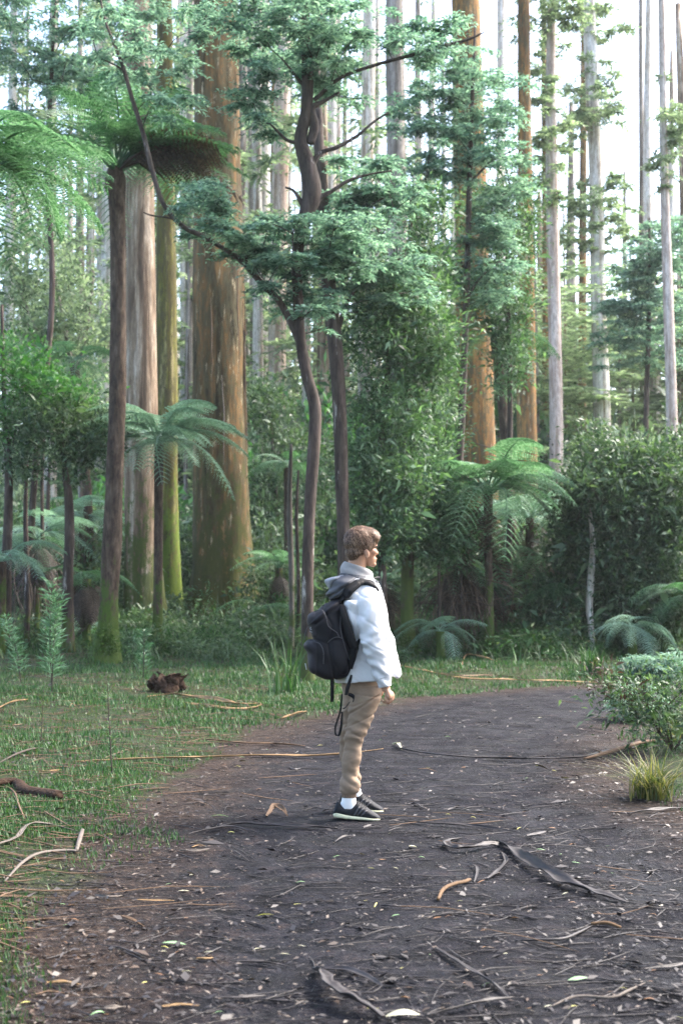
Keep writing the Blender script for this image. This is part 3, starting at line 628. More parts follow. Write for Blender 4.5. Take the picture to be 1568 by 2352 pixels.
fern('tree_fern', 'tree fern with bright arching fronds in front of the orange trunk right of the person', 1120, 1135, 24.2, 28, 2.2, 'frond_bright', seed=9, pitch=(-.1, .7), dead=2)
fern('tree_fern', 'tree fern crown between the two orange trunks', 1215, 1190, 27.5, 18, 1.8, 'frond_pale', seed=10, pitch=(-.2, .6), dead=4)
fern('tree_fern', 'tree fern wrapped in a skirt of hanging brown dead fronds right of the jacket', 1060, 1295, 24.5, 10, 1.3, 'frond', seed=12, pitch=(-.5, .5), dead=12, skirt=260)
fern('tree_fern', 'shady tree fern with dead brown skirt beyond the path bend', 1250, 1290, 27, 14, 1.4, 'frond', seed=13, pitch=(-.4, .5), dead=8, skirt=200)
fern('tree_fern', 'brown-skirted tree fern stump squeezed against the foot of the orange trunk', 1130, 1330, 27, 8, 1.1, 'frond', seed=33, pitch=(-.5, .4), dead=8, skirt=160)
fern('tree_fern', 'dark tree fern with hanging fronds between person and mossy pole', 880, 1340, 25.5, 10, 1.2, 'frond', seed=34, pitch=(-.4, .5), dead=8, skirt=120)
fern('tree_fern', 'brown fibrous tree fern stump with few fronds near the left border', 85, 1240, 26, 7, 1.2, 'frond', seed=35, pitch=(-.4, .5), dead=5, skirt=140)
fern('tree_fern', 'small tree fern crown left of the twisted wattle stem', 660, 1075, 30, 14, 1.1, 'frond', seed=14, pitch=(-.1, .6))
fern('tree_fern', 'young tree fern with green fronds beside the foot of the massive trunk', 640, 1305, 28, 14, 1.0, 'frond_bright', seed=15, pitch=(-.1, .7), dead=5)
fern('tree_fern', 'tree fern with fronds hanging across the orange trunk at mid height', 1135, 770, 29, 12, 1.6, 'frond', seed=16, pitch=(-.5, .4), azr=(2.4, 7.0),
     trunk=[(1178, 1480, 30), (1176, 1300, 24), (1168, 1100, 22), (1150, 900, 22), (1135, 770, 24)])
fern('tree_fern', 'pale fern fronds low at the left border', 5, 1290, 23, 12, 1.2, 'frond_pale', seed=17, pitch=(-.3, .5))
fern('tree_fern', 'fern showing above the dark pole left of the tall fern trunk', 190, 1190, 30, 16, 1.5, 'frond_pale', seed=18, pitch=(-.2, .6), dead=3)
fern('tree_fern', 'short tree fern in the shade left of the tall fern trunk foot', 200, 1330, 25, 12, 1.1, 'frond', seed=19, pitch=(-.3, .5), dead=16)
fern('tree_fern', 'green tree fern in the gap above the left understorey', 170, 830, 30, 14, 1.5, 'frond_bright', seed=29, pitch=(-.2, .5), trunk=[(205, 1450, 26), (205, 1200, 22), (190, 1000, 20), (170, 830, 22)])
fern('tree_fern', 'low spreading fern in the shade left of the pale leaning stem', 1290, 1370, 25, 14, 1.2, 'frond', seed=36, pitch=(-.3, .5))
fern('tree_fern', 'pale fern sprawling under the wide rounded bush', 1450, 1440, 23.4, 14, 1.1, 'frond_pale', seed=37, pitch=(-.3, .5))
fern('tree_fern', 'fern at the right border under the wide rounded bush', 1580, 1370, 23.4, 14, 1.3, 'frond', seed=38, pitch=(-.3, .5))
fern('tree_fern', 'small fern poking out right of the mossy pole', 1010, 1450, 23.4, 12, .9, 'frond_pale', seed=39, pitch=(-.3, .5))
fern('tree_fern', 'low fern at the right foot of the massive trunk', 600, 1400, 27, 12, 1.0, 'frond', seed=40, pitch=(-.3, .5))
rf = random.Random(5)
GF = 'low ferns on the forest floor'
for i in range(34):
    px = rf.uniform(-60, 1640); Y = rf.uniform(25.5, 40)
    if 440 < px < 590: continue
    kf = rf.choice(['frond', 'frond', 'frond_pale', 'frond_bright']); fern('ground_fern', {'frond': 'low dark green', 'frond_pale': 'low pale green', 'frond_bright': 'low bright green'}[kf]+' fern on the forest floor '+where(px), px, 1400, Y, 9, rf.uniform(.6, 1.15), kf, seed=100+i, pitch=(.1, .9), group=GF, cat_='fern')

# ------------------------------------------------------------------ far forest: shared meshes, one thing each
def shared(name, me): me.name = name; return me
rng = np.random.default_rng(31)
FT = []
for j, mt in enumerate(['bark_white', 'bark_pink', 'bark_white', 'bark_grey', 'bark_white', 'bark_pale']):  # mostly pale barks, haze light on distant trunks put into the colour
    V, Qf, T = tube([(0, 0, -.3), (0.05, 0, 4), (.1*(j % 3-1), .1, 12), (.25*(j % 2-.5), 0, 24), (.3, .1, 40)], [.42, .33, .29, .24, .12], 10, 6, wob=.08, seed=70+j, flute=(.4, .8))
    me = mesh_np('trunk', V, Qf, T); me.materials.append(M[mt]); FT.append(me)
FC = []
for j in range(5):
    C = np.stack([rng.normal(0, 1.3, 46), rng.normal(0, 1.3, 46), rng.uniform(4, 30, 46)], -1)
    mb = MB(); mb.add(*pads(C, rng.uniform(.6, 1.2, 46), 7, 6, .34, .12, flat=.45))
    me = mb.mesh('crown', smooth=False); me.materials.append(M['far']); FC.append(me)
rr = random.Random(11)
k = 0
for i in range(92):
    px = -80+1730*(i+rr.random())/92; Y = rr.uniform(48, 115)
    if 180 < i % 7 * 10: pass
    p = at(px, 1350, Y); z = gz(p.x, p.y)
    j = rr.randrange(6); s = rr.uniform(.55, 1.15)
    t = thing('eucalyptus_tree', ('slim ' if s < .8 else 'thick ' if s > 1 else '')+['white', 'pinkish', 'bright white', 'grey', 'smooth white', 'tan'][j]+' far eucalyptus '+('well beyond, ' if Y > 85 else '')+where(px), 'tree', (p.x, p.y, z), rr.uniform(0, 6.28), 'far eucalyptus trunks in the haze')
    o = obj('trunk', FT[j], None, t); o.scale = (s, s, rr.uniform(.8, 1.15) if px < 1120 else rr.uniform(.45, .9))
    if rr.random() < .9:
        c = obj('crown', FC[rr.randrange(5)], None, t); q = rr.uniform(.9, 1.4); c.scale = (q, q, (rr.uniform(.8, 1.1) if px < 1120 else rr.uniform(.35, .7)))
FS = []
for j in range(6):
    n = 46; C = rvec(n)*rng.uniform(.3, 1, (n, 1))**.5*np.array([1.5, 1.5, 1.15])+np.array([0, 0, 1.5])
    mb = MB(); mb.add(*clumps(C, rng.uniform(.4, .75, n), 55, .17, .06))
    me = mb.mesh('foliage', smooth=False); me.materials.append(M['bush' if j < 2 else ('far' if j < 4 else 'green')]); FS.append(me)
mb = MB()
for j in range(5):
    a = j*1.3; mb.add(*tube([(0, 0, -.1), (.25*math.cos(a), .25*math.sin(a), .9), (.7*math.cos(a), .7*math.sin(a), 2.2)], [.05, .035, .012], 5, 3))
SST = mb.mesh('stems'); SST.materials.append(M['bark_dark'])
for i in range(74):
    px = -100+1770*(i+rr.random())/74; Y = rr.uniform(36, 70)
    p = at(px, 1350, Y); z = gz(p.x, p.y)
    t = thing('shrub', ('tall ' if (i*7) % 3 == 0 else '')+'leafy understorey shrub '+where(px)+(', farther back' if Y > 52 else ''), 'shrub', (p.x, p.y, z), rr.uniform(0, 6.28), 'understorey shrubs behind the big trunks')
    s = rr.uniform(.9, 1.9)*Y/48; v = (s*rr.uniform(.7, 1), s*rr.uniform(.7, 1), s*(1.7 if (i*7) % 3 == 0 else rr.uniform(.8, 1.25)))
    for nm_, me in (('foliage', FS[rr.randrange(6)]), ('stems', SST)):
        o = obj(nm_, me, None, t); o.scale = v
for i in range(58):
    px = -100+1770*(i+rr.random())/58; Y = rr.uniform(29, 38)
    if 420 < px < 610 or 270 < px < 420 and Y < 34: Y = rr.uniform(35, 40)
    p = at(px, 1350, Y); z = gz(p.x, p.y)
    t = thing('shrub', ('tall ' if (i*7) % 3 == 0 else '')+'dark dense shrub '+where(px)+(', farther back' if Y > 34 else ''), 'shrub', (p.x, p.y, z), rr.uniform(0, 6.28), 'dark shrubs between the big trunks')
    s = rr.uniform(.5, .85); v = (s, s, s*(1.7 if (i*7) % 3 == 0 else rr.uniform(.8, 1.25)))
    for nm_, me in (('foliage', FS[rr.randrange(2)]), ('stems', SST)):
        o = obj(nm_, me, None, t); o.scale = v
for i in range(46):
    px = (900+720*(i+rr.random())/34) if i < 34 else rr.uniform(-60, 700); Y = rr.uniform(48, 82); p = at(px, 1350, Y); z = gz(p.x, p.y)
    t = thing('understorey_tree', ('broad ' if i % 2 else 'narrow ')+'pale understorey tree '+where(px)+(', farther back' if Y > 64 else ''), 'tree', (p.x, p.y, z), rr.uniform(0, 6.28), 'pale understorey trees in the distance')
    q = 1.25 if i % 2 else .8; hz_ = rr.uniform(.38, .62)
    c = obj('crown', FC[rr.randrange(5)], None, t); c.scale = (q*1.3, q*1.3, hz_); c.location = (0, 0, -1.0)
    o = obj('trunk', FT[rr.choice([3, 5])], None, t); o.scale = (.3, .3, hz_*.8)
# the wood beyond, one mass
mb = MB(); rng = np.random.default_rng(77)
n = 2600; a = rng.uniform(-.42, .42, n); Yd = rng.uniform(118, 160, n)
C = np.stack([a*Yd, Yd, 1.2+rng.uniform(0, 1, n)**1.3*30*(.62+.5*fbm(a*14, a*0+2, 4))], -1)
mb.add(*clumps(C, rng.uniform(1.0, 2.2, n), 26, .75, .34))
mb.add(*clumps(np.stack([rng.uniform(-50, 50, 500), rng.uniform(95, 120, 500), rng.uniform(1, 8, 500)], -1), 1.6, 30, .6, .28))
tag(mb.build('distant_woods_foliage', M['far'], smooth=False), 'pale hazy mass of distant forest foliage', None, kind='stuff')

# ------------------------------------------------------------------ person
exec_person = True

for i, (x_, y_, s_) in enumerate([(-3.6, -3.5, 1.0), (3.8, -5.0, 1.05), (0.4, -9.0, 1.1), (-7.5, 2.0, .9), (7.2, 1.0, .95)]):  # unseen trees added outside the view to shade the near path
    rng = np.random.default_rng(300+i)
    t = thing('eucalyptus_tree', 'added unseen eucalyptus shading the path from behind the viewpoint', 'tree', (x_, y_, gz(x_, y_)), i*1.3, 'added unseen trees shading the near path')
    V, Qf, T = tube([(0, 0, -.3), (.05, 0, 3), (.1, .1, 8), (0, .1, 16)], [.34, .26, .2, .08], 12, 6, wob=.08, seed=i, flute=(.4, .6)); MB().add(V, Qf, T).build('trunk', M['bark_grey'], t)
    C = rvec(210)*rng.uniform(.2, 1, (210, 1))**.5*np.array([4.0, 4.0, 2.6])*s_+np.array([0, 0, 9.5])
    MB().add(*pads(C, rng.uniform(.7, 1.3, 210), 7, 6, .36, .15, flat=.4)).build('crown', M['far'], t, smooth=False)
# ------------------------------------------------------------------ person (local metres: x across, y away, z up)
KP = 1.56e-3
def q7(a, b): return ((1150+a/3.0154-1420)*KP, (3255-(2080+b/3.0154))*KP)
def q8(a, b): return ((1200+a/3.484-1420)*KP, (3255-(2650+b/3.484))*KP)
def rings(q, rows, k=4, n=40, p=2.2, disp=None, tilt=None):
    """rows: (y, back, front, half width, y centre[, y of the front edge]) measured off the side view"""
    R = []
    for r in rows:
        b = q(r[1], r[0]); f = q(r[2], r[5] if len(r) > 5 else r[0])
        R.append([(b[0]+f[0])/2, r[4], (b[1]+f[1])/2, (f[0]-b[0])/2, (f[1]-b[1])/2, r[3]])
    A = cat(R, k); th = np.linspace(0, 2*np.pi, n, endpoint=False)
    c, s = np.cos(th), np.sin(th); cc = np.sign(c)*np.abs(c)**(2/p); ss = np.sign(s)*np.abs(s)**(2/p)
    V = np.stack([A[:, 0:1]+cc*A[:, 3:4], A[:, 1:2]+ss*A[:, 5:6], A[:, 2:3]+cc*A[:, 4:5]+0*ss], -1)
    if disp is not None:
        N = np.stack([cc/np.maximum(A[:, 3:4], .01)+0*A[:, 3:4], ss/np.maximum(A[:, 5:6], .01), 0*cc+0*A[:, 3:4]], -1); N = norm(N)
        V = V+N*disp(V, th)[..., None]
    Q, T = ringfaces(len(A), n)
    return V.reshape(-1, 3), Q, T
def ell(c, r, n=20, m=14, rot=None):
    th = np.linspace(0, 2*np.pi, n, endpoint=False); ph = np.linspace(.02, np.pi-.02, m)
    V = np.stack([np.sin(ph)[:, None]*np.cos(th), np.sin(ph)[:, None]*np.sin(th), np.cos(ph)[:, None]+0*th], -1)*np.array(r)
    V = V.reshape(-1, 3)
    if rot is not None: V = V@np.array(Euler(rot).to_matrix()).T
    Q, T = ringfaces(m, n); 
    return V+np.array(c), Q[:, ::-1], [t[::-1] for t in T]
def voxel(mb, name, mat, parent, vox=.006, smooth=4, disp=None, fac=.5):
    o = bpy.data.objects.new('tmp', mb.mesh(name)); COL.objects.link(o)
    r = o.modifiers.new('r', 'REMESH'); r.mode = 'VOXEL'; r.voxel_size = vox; r.use_smooth_shade = True
    if smooth: s = o.modifiers.new('s', 'SMOOTH'); s.factor = fac; s.iterations = smooth
    dg = bpy.context.evaluated_depsgraph_get(); dg.update()
    me = bpy.data.meshes.new_from_object(o.evaluated_get(dg)); me.name = name
    bpy.data.objects.remove(o)
    n = len(me.vertices); co = np.empty(n*3, np.float32); me.vertices.foreach_get('co', co); co = co.reshape(-1, 3)
    if disp is not None:
        no = np.empty(n*3, np.float32); me.vertices.foreach_get('normal', no); no = no.reshape(-1, 3)
        co = co+no*disp(co, no)[:, None]; me.vertices.foreach_set('co', co.astype(np.float32).ravel())
    me.polygons.foreach_set('use_smooth', np.ones(len(me.polygons), bool)); me.update()
    return obj(name, me, M[mat] if mat else None, parent)
def fold(a, w): return np.exp(-(a/w)**2)

M['skin'] = flat_mat('skin', (.42, .225, .14), .5, .08, 60, .4)
M['hair'] = leaf_mat('hair', [(.15, (.035, .017, .010)), (.5, (.13, .070, .040)), (.8, (.34, .215, .14))], .05, rough=.4, big=12)
M['hair_base'] = flat_mat('hair_base', (.055, .028, .016), .6, .4, 40)
M['coat'] = flat_mat('white_coat', (.60, .605, .625), .6, .04, 60, .35, .12, .002)
M['coat_grey'] = flat_mat('grey_coat', (.065, .068, .078), .7, .12, 60)
M['coat_light'] = flat_mat('light_hood', (.25, .26, .29), .65, .1, 60)
M['fleece'] = flat_mat('grey_fleece', (.30, .29, .29), .95, .22, 260, .1, .8, .003)
M['black'] = flat_mat('black_webbing', (.006, .006, .007), .7, .2, 80, .25)
M['pack'] = flat_mat('black_pack', (.011, .0105, .0135), .65, .25, 240, .22, .3, .001)
M['pack_lit'] = flat_mat('pack_painted_lit', (.021, .020, .025), .65, .25, 240, .25, .3, .001)  # pack cloth again, light on the pockets painted in as paler colour
M['pack_zip'] = flat_mat('pack_zip', (.045, .045, .052), .5, .2, 80, .4)
M['trousers'] = flat_mat('khaki', (.25, .182, .13), .85, .12, 16, .15)
M['rib'] = flat_mat('rib_cuff', (.20, .14, .10), .9, .3, 60, .1, .6, .003, aniso=(6, 6, .2))
M['sock'] = flat_mat('white_sock', (.80, .80, .80), .9, .04, 100)
M['shoe'] = flat_mat('shoe_knit', (.016, .017, .020), .75, .35, 220, .3)
M['shoe_cage'] = flat_mat('shoe_band', (.07, .07, .078), .6, .1, 60)
M['sole'] = flat_mat('shoe_sole', (.66, .64, .44), .7, .3, 60)
M['white_mark'] = flat_mat('white_mark', (.75, .75, .78), .5, .05, 20)
M['brow'] = flat_mat('brow', (.16, .085, .05), .7, .2, 60)
M['eye'] = flat_mat('dark_eye', (.03, .02, .015), .2, .1, 10)

PX, PY = 0.085, 7.9
person = thing('person', 'young man in white coat, khaki trousers and black shoes standing on the path looking right', 'person', (PX, PY, gz(PX, PY)-.004))
# the body: one continuous surface
YAW = math.radians(17); Rz = np.array(Matrix.Rotation(YAW, 3, 'Z'))
H0 = np.array([q7(900, 300)[0], -.02, q7(900, 300)[1]])
def hd(mb, c, r, rot=None, n=20, m=14):
    V, Q, T = ell(c, r, n, m, rot); mb.add(V@Rz.T+H0, Q, T)
b = MB()
hd(b, (-.008, 0, .008), (.097, .076, .098)); hd(b, (.030, 0, -.035), (.060, .062, .075)); hd(b, (.046, 0, -.082), (.040, .047, .050))
hd(b, (.068, 0, -.118), (.022, .027, .018)); hd(b, (.092, 0, -.048), (.014, .011, .014)); hd(b, (.086, 0, -.030), (.010, .009, .030), (0, -.3, 0))
hd(b, (.083, 0, -.086), (.013, .024, .008)); hd(b, (.080, 0, -.098), (.012, .021, .008)); hd(b, (.078, 0, .022), (.016, .045, .030)); hd(b, (.079, 0, -.004), (.014, .044, .010))
for s in (-1, 1):
    hd(b, (.004, s*.078, -.055), (.018, .010, .030), (0, -.2, s*.3)); hd(b, (.002, s*.080, -.074), (.010, .008, .014)); hd(b, (.052, s*.040, -.042), (.03, .024, .025))
b.add(*tube([tuple(H0+np.array([-.02, 0, -.06])), tuple(H0+np.array([-.035, 0, -.13])), tuple(H0+np.array([-.05, 0.01, -.22]))], [.060, .058, .075], 20, 6))
b.add(*rings(q7, [(640, 760, 1000, .07, 0), (760, 700, 1000, .09, 0), (880, 660, 1040, .15, 0), (1200, 640, 1080, .165, 0), (1600, 660, 1040, .14, 0), (1950, 690, 990, .11, .02), (2050, 700, 980, .10, .02)], 4))
def limb(pts, rad, **kw): return tube(pts, rad, 18, 6, **kw)
def P7(a, y, c): x, z = q7(a, c); return (x, y, z)
def P8(a, y, c): x, z = q8(a, c); return (x, y, z)
b.add(*limb([P7(915, -.09, 880), P7(965, -.205, 1100), P7(1010, -.235, 1420), P7(1085, -.235, 1700), P7(1150, -.232, 1930), P7(1172, -.232, 2010)], [.055, .05, .042, .04, .029, .026]))
b.add(*limb([P7(915, .09, 880), P7(950, .205, 1100), P7(1000, .235, 1420), P7(1060, .235, 1700), P7(1110, .23, 1930), P7(1120, .23, 2000)], [.055, .05, .042, .04, .029, .026]))
b.add(*ell(P7(1115, .23, 2070), (.032, .018, .05)))
# near hand: palm, four curled fingers of unequal length, thumb
b.add(*tube([P7(1172, -.232, 2000), P7(1192, -.236, 2035), P7(1200, -.240, 2075), P7(1196, -.238, 2095)], [.027, .034, .036, .028], 18, 5, flat=.62))
for i, (kx, ky, ln) in enumerate([(1240, 2056, .036), (1213, 2066, .040), (1186, 2070, .038), (1160, 2066, .031)]):
    kx_, kz_ = q7(kx, ky); y0 = -.252-.003*(i in (1, 2))
    p0 = np.array([q7(1185, 2030)[0]+(kx_-q7(1185, 2030)[0])*.35, -.238, kz_+.030]); p1 = np.array([kx_, y0, kz_]); p2 = p1+np.array([-.004, -.004, -ln]); p3 = p2+np.array([-.010, .022, -.006]); p4 = p3+np.array([-.006, .016, .014])
    b.add(*tube([p0, p1, p2, p3, p4], [.0068, .0066, .0063, .006, .005], 12, 4))
b.add(*tube([P7(1195, -.222, 2020), P7(1238, -.214, 2050), P7(1250, -.212, 2095), P7(1232, -.218, 2130)], [.013, .0125, .0105, .008], 12, 5))
b.add(*limb([P8(880, -.07, 300), P8(835, -.085, 700), P8(760, -.09, 1000), P8(700, -.085, 1250), P8(685, -.08, 1600), P8(672, -.08, 1850), P8(660, -.08, 1960)], [.062, .06, .05, .046, .036, .034, .036]))
b.add(*limb([P8(790, .09, 280), P8(740, .12, 700), P8(710, .15, 1000), P8(720, .18, 1250), P8(750, .21, 1600), P8(770, .22, 1850), P8(775, .22, 1930)], [.062, .06, .05, .046, .036, .034, .036]))
for (fx, fy, fz) in ((745, -.08, 2020), (800, .20, 2020)):
    b.add(*ell(P8(fx, fy, fz), (.085, .034, .022)))
voxel(b, 'body', 'skin', person, .0036, 2)
# eyes and brows
for s in (-1, 1):
    hb_ = MB(); hd(hb_, (.0735, s*.034, -.024), (.006, .008, .0042), n=12, m=8); hb_.build('eye', M['eye'], person)
    hb_ = MB(); hd(hb_, (.0825, s*.036, -.006), (.007, .014, .003), n=12, m=8); hb_.build('eyebrow', M['brow'], person)
# hair: a soft cap with strands over it
h = MB()
hd(h, (-.012, 0, .024), (.104, .087, .094)); hd(h, (-.050, 0, -.030), (.055, .070, .068)); hd(h, (-.056, 0, -.066), (.036, .052, .036)); hd(h, (.050, 0, .040), (.046, .068, .038)); hd(h, (.020, 0, .052), (.082, .078, .062)); hd(h, (.040, 0, .050), (.066, .076, .052))
hd(h, (.010, -.073, -.008), (.016, .009, .026)); hd(h, (.016, .073, -.012), (.018, .010, .030))
hairo = voxel(h, 'hair', 'hair_base', person, .006, 3, disp=lambda c, nn: .0035*(fbm(c[:, 0]*60+c[:, 2]*30, c[:, 1]*40, 4)-.5)*2)
me = hairo.data; nv = len(me.vertices); co = np.empty(nv*3, np.float32); no = co.copy(); me.vertices.foreach_get('co', co); me.vertices.foreach_get('normal', no); co = co.reshape(-1, 3); no = no.reshape(-1, 3)
hr = np.random.default_rng(3); idx = hr.integers(0, nv, 9000); p = co[idx]; nn = no[idx]
crown_pt = H0+Rz@np.array([-.06, 0, .10]); away = p-crown_pt
away[:, 2] *= .9; fl = away+np.array([.03, 0, -.02])+hr.normal(0, .010, p.shape); fl = fl-nn*np.sum(fl*nn, 1, keepdims=True); fl = norm(fl)
L = hr.uniform(.014, .034, len(p))[:, None]; low = (p[:, 2] < H0[2]-.045)[:, None]; L = np.where(low, L*.45, L)
sd_ = norm(np.cross(fl, nn))*.0016
a0 = p-nn*.001; a1 = p+fl*L*.5+nn*(.003+hr.uniform(0, .004, (len(p), 1))); a2 = p+fl*L+nn*hr.uniform(-.003, .005, (len(p), 1))
V = np.stack([a0-sd_, a0+sd_, a1+sd_, a1-sd_, a2], 1).reshape(-1, 3); i5 = np.arange(len(p))*5
obj('hair_strands', mesh_np('hair_strands', V, np.stack([i5, i5+1, i5+2, i5+3], 1), np.stack([i5+3, i5+2, i5+4], 1)), M['hair'], hairo)
# coat
def tors(V, th):
    z = V[..., 2]; d = sst(1.25, .82, z)
    f = .012*d*np.sin(th*9+1.3*np.sin(z*5))[None] if False else .013*d*np.sin(th[None, :]*8+1.6*np.sin(z*4.2)+.8)
    return f+.006*np.sin(z*34+3*np.sin(th[None, :]*2+z*7))*sst(.9, 1.1, z)
b = MB()
b.add(*rings(q7, [(650, 740, 985, .07, 0), (710, 650, 1062, .12, 0), (765, 605, 1098, .165, 0), (850, 595, 1130, .205, 0), (1000, 600, 1168, .215, 0), (1200, 600, 1215, .215, 0), (1400, 592, 1270, .215, 0), (1600, 585, 1315, .22, .01), (1750, 580, 1346, .225, .01), (1850, 580, 1358, .228, .01), (1935, 584, 1352, .226, .01, 1868), (1950, 600, 1340, .22, .01, 1876)], 7, 90, 2.15, tors))
def slv(V, th=None):
    z = V[..., 2]
    return 0
def sleeve(side, pts, rad):
    Vv, Qq, Tt = tube(pts, rad, 44, 14)
    z = Vv[:, 2]; x = Vv[:, 0]; y = Vv[:, 1]
    c = cat(np.hstack([np.array(pts), np.array(rad)[:, None]]), 14); ci = np.repeat(c, 44, 0)
    nrm = norm(Vv-ci[:, :3]); ang = np.arctan2(nrm[:, 1], nrm[:, 0])
    d = .0065*np.sin(z*62+2.2*np.sin(ang*1.0+z*9)+1.1*np.sin(x*40))*(.35+.65*fbm(z*9, ang*.8, 7))*1.3
    d += .010*fold((z-q7(0, 1480)[1])+.25*(x-q7(1000, 0)[0]), .03)-.008*fold((z-q7(0, 1380)[1])-.35*(x-q7(1000, 0)[0]), .018)-.007*fold((z-q7(0, 1560)[1])+.5*(x-q7(1000, 0)[0]), .016)
    return Vv+nrm*d[:, None], Qq, Tt
b.add(*sleeve(-1, [P7(900, -.10, 830), P7(950, -.150, 895), P7(985, -.215, 1060), P7(1005, -.245, 1300), P7(1030, -.250, 1480), P7(1085, -.248, 1680), P7(1135, -.242, 1860), P7(1158, -.240, 1962)], [.045, .072, .081, .078, .072, .062, .050, .043]))
b.add(*sleeve(1, [P7(900, .10, 830), P7(940, .150, 895), P7(965, .215, 1060), P7(985, .245, 1300), P7(1000, .250, 1480), P7(1045, .248, 1680), P7(1085, .242, 1860), P7(1100, .240, 1950)], [.045, .072, .081, .078, .072, .062, .050, .043]))
# cloth bulging out behind the upper arm, under the strap
b.add(*rings(q7, [(960, 690, 850, .10, -.14), (1010, 652, 880, .12, -.14), (1100, 668, 900, .125, -.135), (1200, 705, 900, .125, -.13), (1350, 740, 900, .11, -.125), (1450, 775, 900, .08, -.12), (1510, 800, 880, .05, -.12)], 5, 36, 2.2, lambda V, th: .009*np.sin(V[..., 2]*45+2*np.sin(th)[None]+V[..., 0]*30)))
def coatd(c, n_):
    x, y, z = c[:, 0], c[:, 1], c[:, 2]
    near = sst(.05, -.08, y)
    # long open front fold running down from the collar to the hem
    xf = np.interp(z, [q7(0, 1900)[1], q7(0, 1600)[1], q7(0, 1200)[1], q7(0, 900)[1]], [q7(1250, 0)[0], q7(1215, 0)[0], q7(1155, 0)[0], q7(1100, 0)[0]])
    d = -.026*fold(x-xf, .015)*near*sst(1.45, 1.35, z)*(np.abs(y) < .215)
    d += .008*fold(x-xf-.045, .018)*near*sst(1.3, 1.0, z)
    return d+.0018*(fbm(x*26+z*11, z*20+y*12, 3)-.5)*2-.003*fold(np.mod(z*7.3+x*4.1+.6*fbm(x*8, z*8, 5), 1)-.5, .07)*near*(x < xf)
coat = voxel(b, 'coat', 'coat', person, .005, 1, coatd)
from mathutils.bvhtree import BVHTree
COATBVH = BVHTree.FromPolygons([v.co.copy() for v in coat.data.vertices], [tuple(p_.vertices) for p_ in coat.data.polygons])
# cuff line, hem snap buttons
MB().add(*tube([P7(1090, -.292, 1868), P7(1150, -.298, 1850), P7(1208, -.285, 1838)], [.0016]*3, 6, 4)).build('cuff_seam', M['coat_light'], coat)
for a, c in ((1345, 1822), (1343, 1858)): MB().add(*ell(P7(a, -.03, c), (.005, .012, .005), 10, 8)).build('snap_button', M['coat_light'], coat)
# hood hanging back and raised collar
b = MB(); wr = lambda V, th: .007*np.sin(V[..., 2]*60+V[..., 0]*25+2*np.sin(th)[None])
b.add(*rings(q7, [(700, 560, 760, .12, .0, 640), (760, 478, 880, .16, -.01, 690), (830, 486, 860, .175, -.015, 760), (890, 480, 780, .17, -.015, 850), (940, 490, 700, .14, -.01, 930), (965, 530, 660, .09, -.01)], 6, 44, 2.1, wr))
hood = voxel(b, 'hood', 'coat_grey', coat, .006, 3, lambda c, n_: -.009*fold((c[:, 2]-q7(0, 850)[1])-.55*(c[:, 0]-q7(620, 0)[0]), .010)+.006*fold((c[:, 2]-q7(0, 810)[1])-.55*(c[:, 0]-q7(620, 0)[0]), .014)-.007*fold((c[:, 2]-q7(0, 790)[1])-.75*(c[:, 0]-q7(700, 0)[0]), .009))
b = MB(); b.add(*rings(q7, [(692, 520, 700, .09, .0, 650), (715, 466, 700, .115, -.02, 672), (750, 452, 610, .12, -.02, 720), (800, 475, 560, .10, -.02), (830, 495, 540, .06, -.02)], 6, 36, 2.2, wr))
voxel(b, 'hood_lining', 'coat_light', hood, .006, 2)
def band(name, mat, rows, thick, par, ndisp=None, k=5, n=56, dz=None):
    V, Q, T = rings(q7, rows, k, n, 2.0, ndisp); nR = len(V)//n
    o = obj(name, mesh_np(name, V, Q[:(nR-1)*n]), M[mat], par); s = o.modifiers.new('thickness', 'SOLIDIFY'); s.thickness = thick; s.offset = -1; return o
cz = lambda V, th: .004*np.sin(V[..., 2]*90+3*np.cos(th)[None]*1.5)
band('fleece_collar', 'fleece', [(700, 625, 1050, .095, .0, 712), (640, 630, 1042, .098, 0, 690), (580, 640, 1026, .096, 0, 650), (530, 648, 1008, .090, 0, 612), (498, 672, 985, .082, 0, 586), (500, 700, 965, .072, 0, 590), (540, 715, 955, .066, 0, 610)], .004, coat, cz)
band('dark_collar', 'coat_grey', [(735, 590, 1090, .125, 0, 745), (700, 600, 1075, .118, 0, 720), (670, 612, 1062, .108, 0, 700), (632, 640, 1050, .101, 0, 690), (650, 660, 1040, .095, 0, 700)], .006, coat, lambda V, th: .006*np.sin(V[..., 2]*120+4*np.cos(th)[None]))
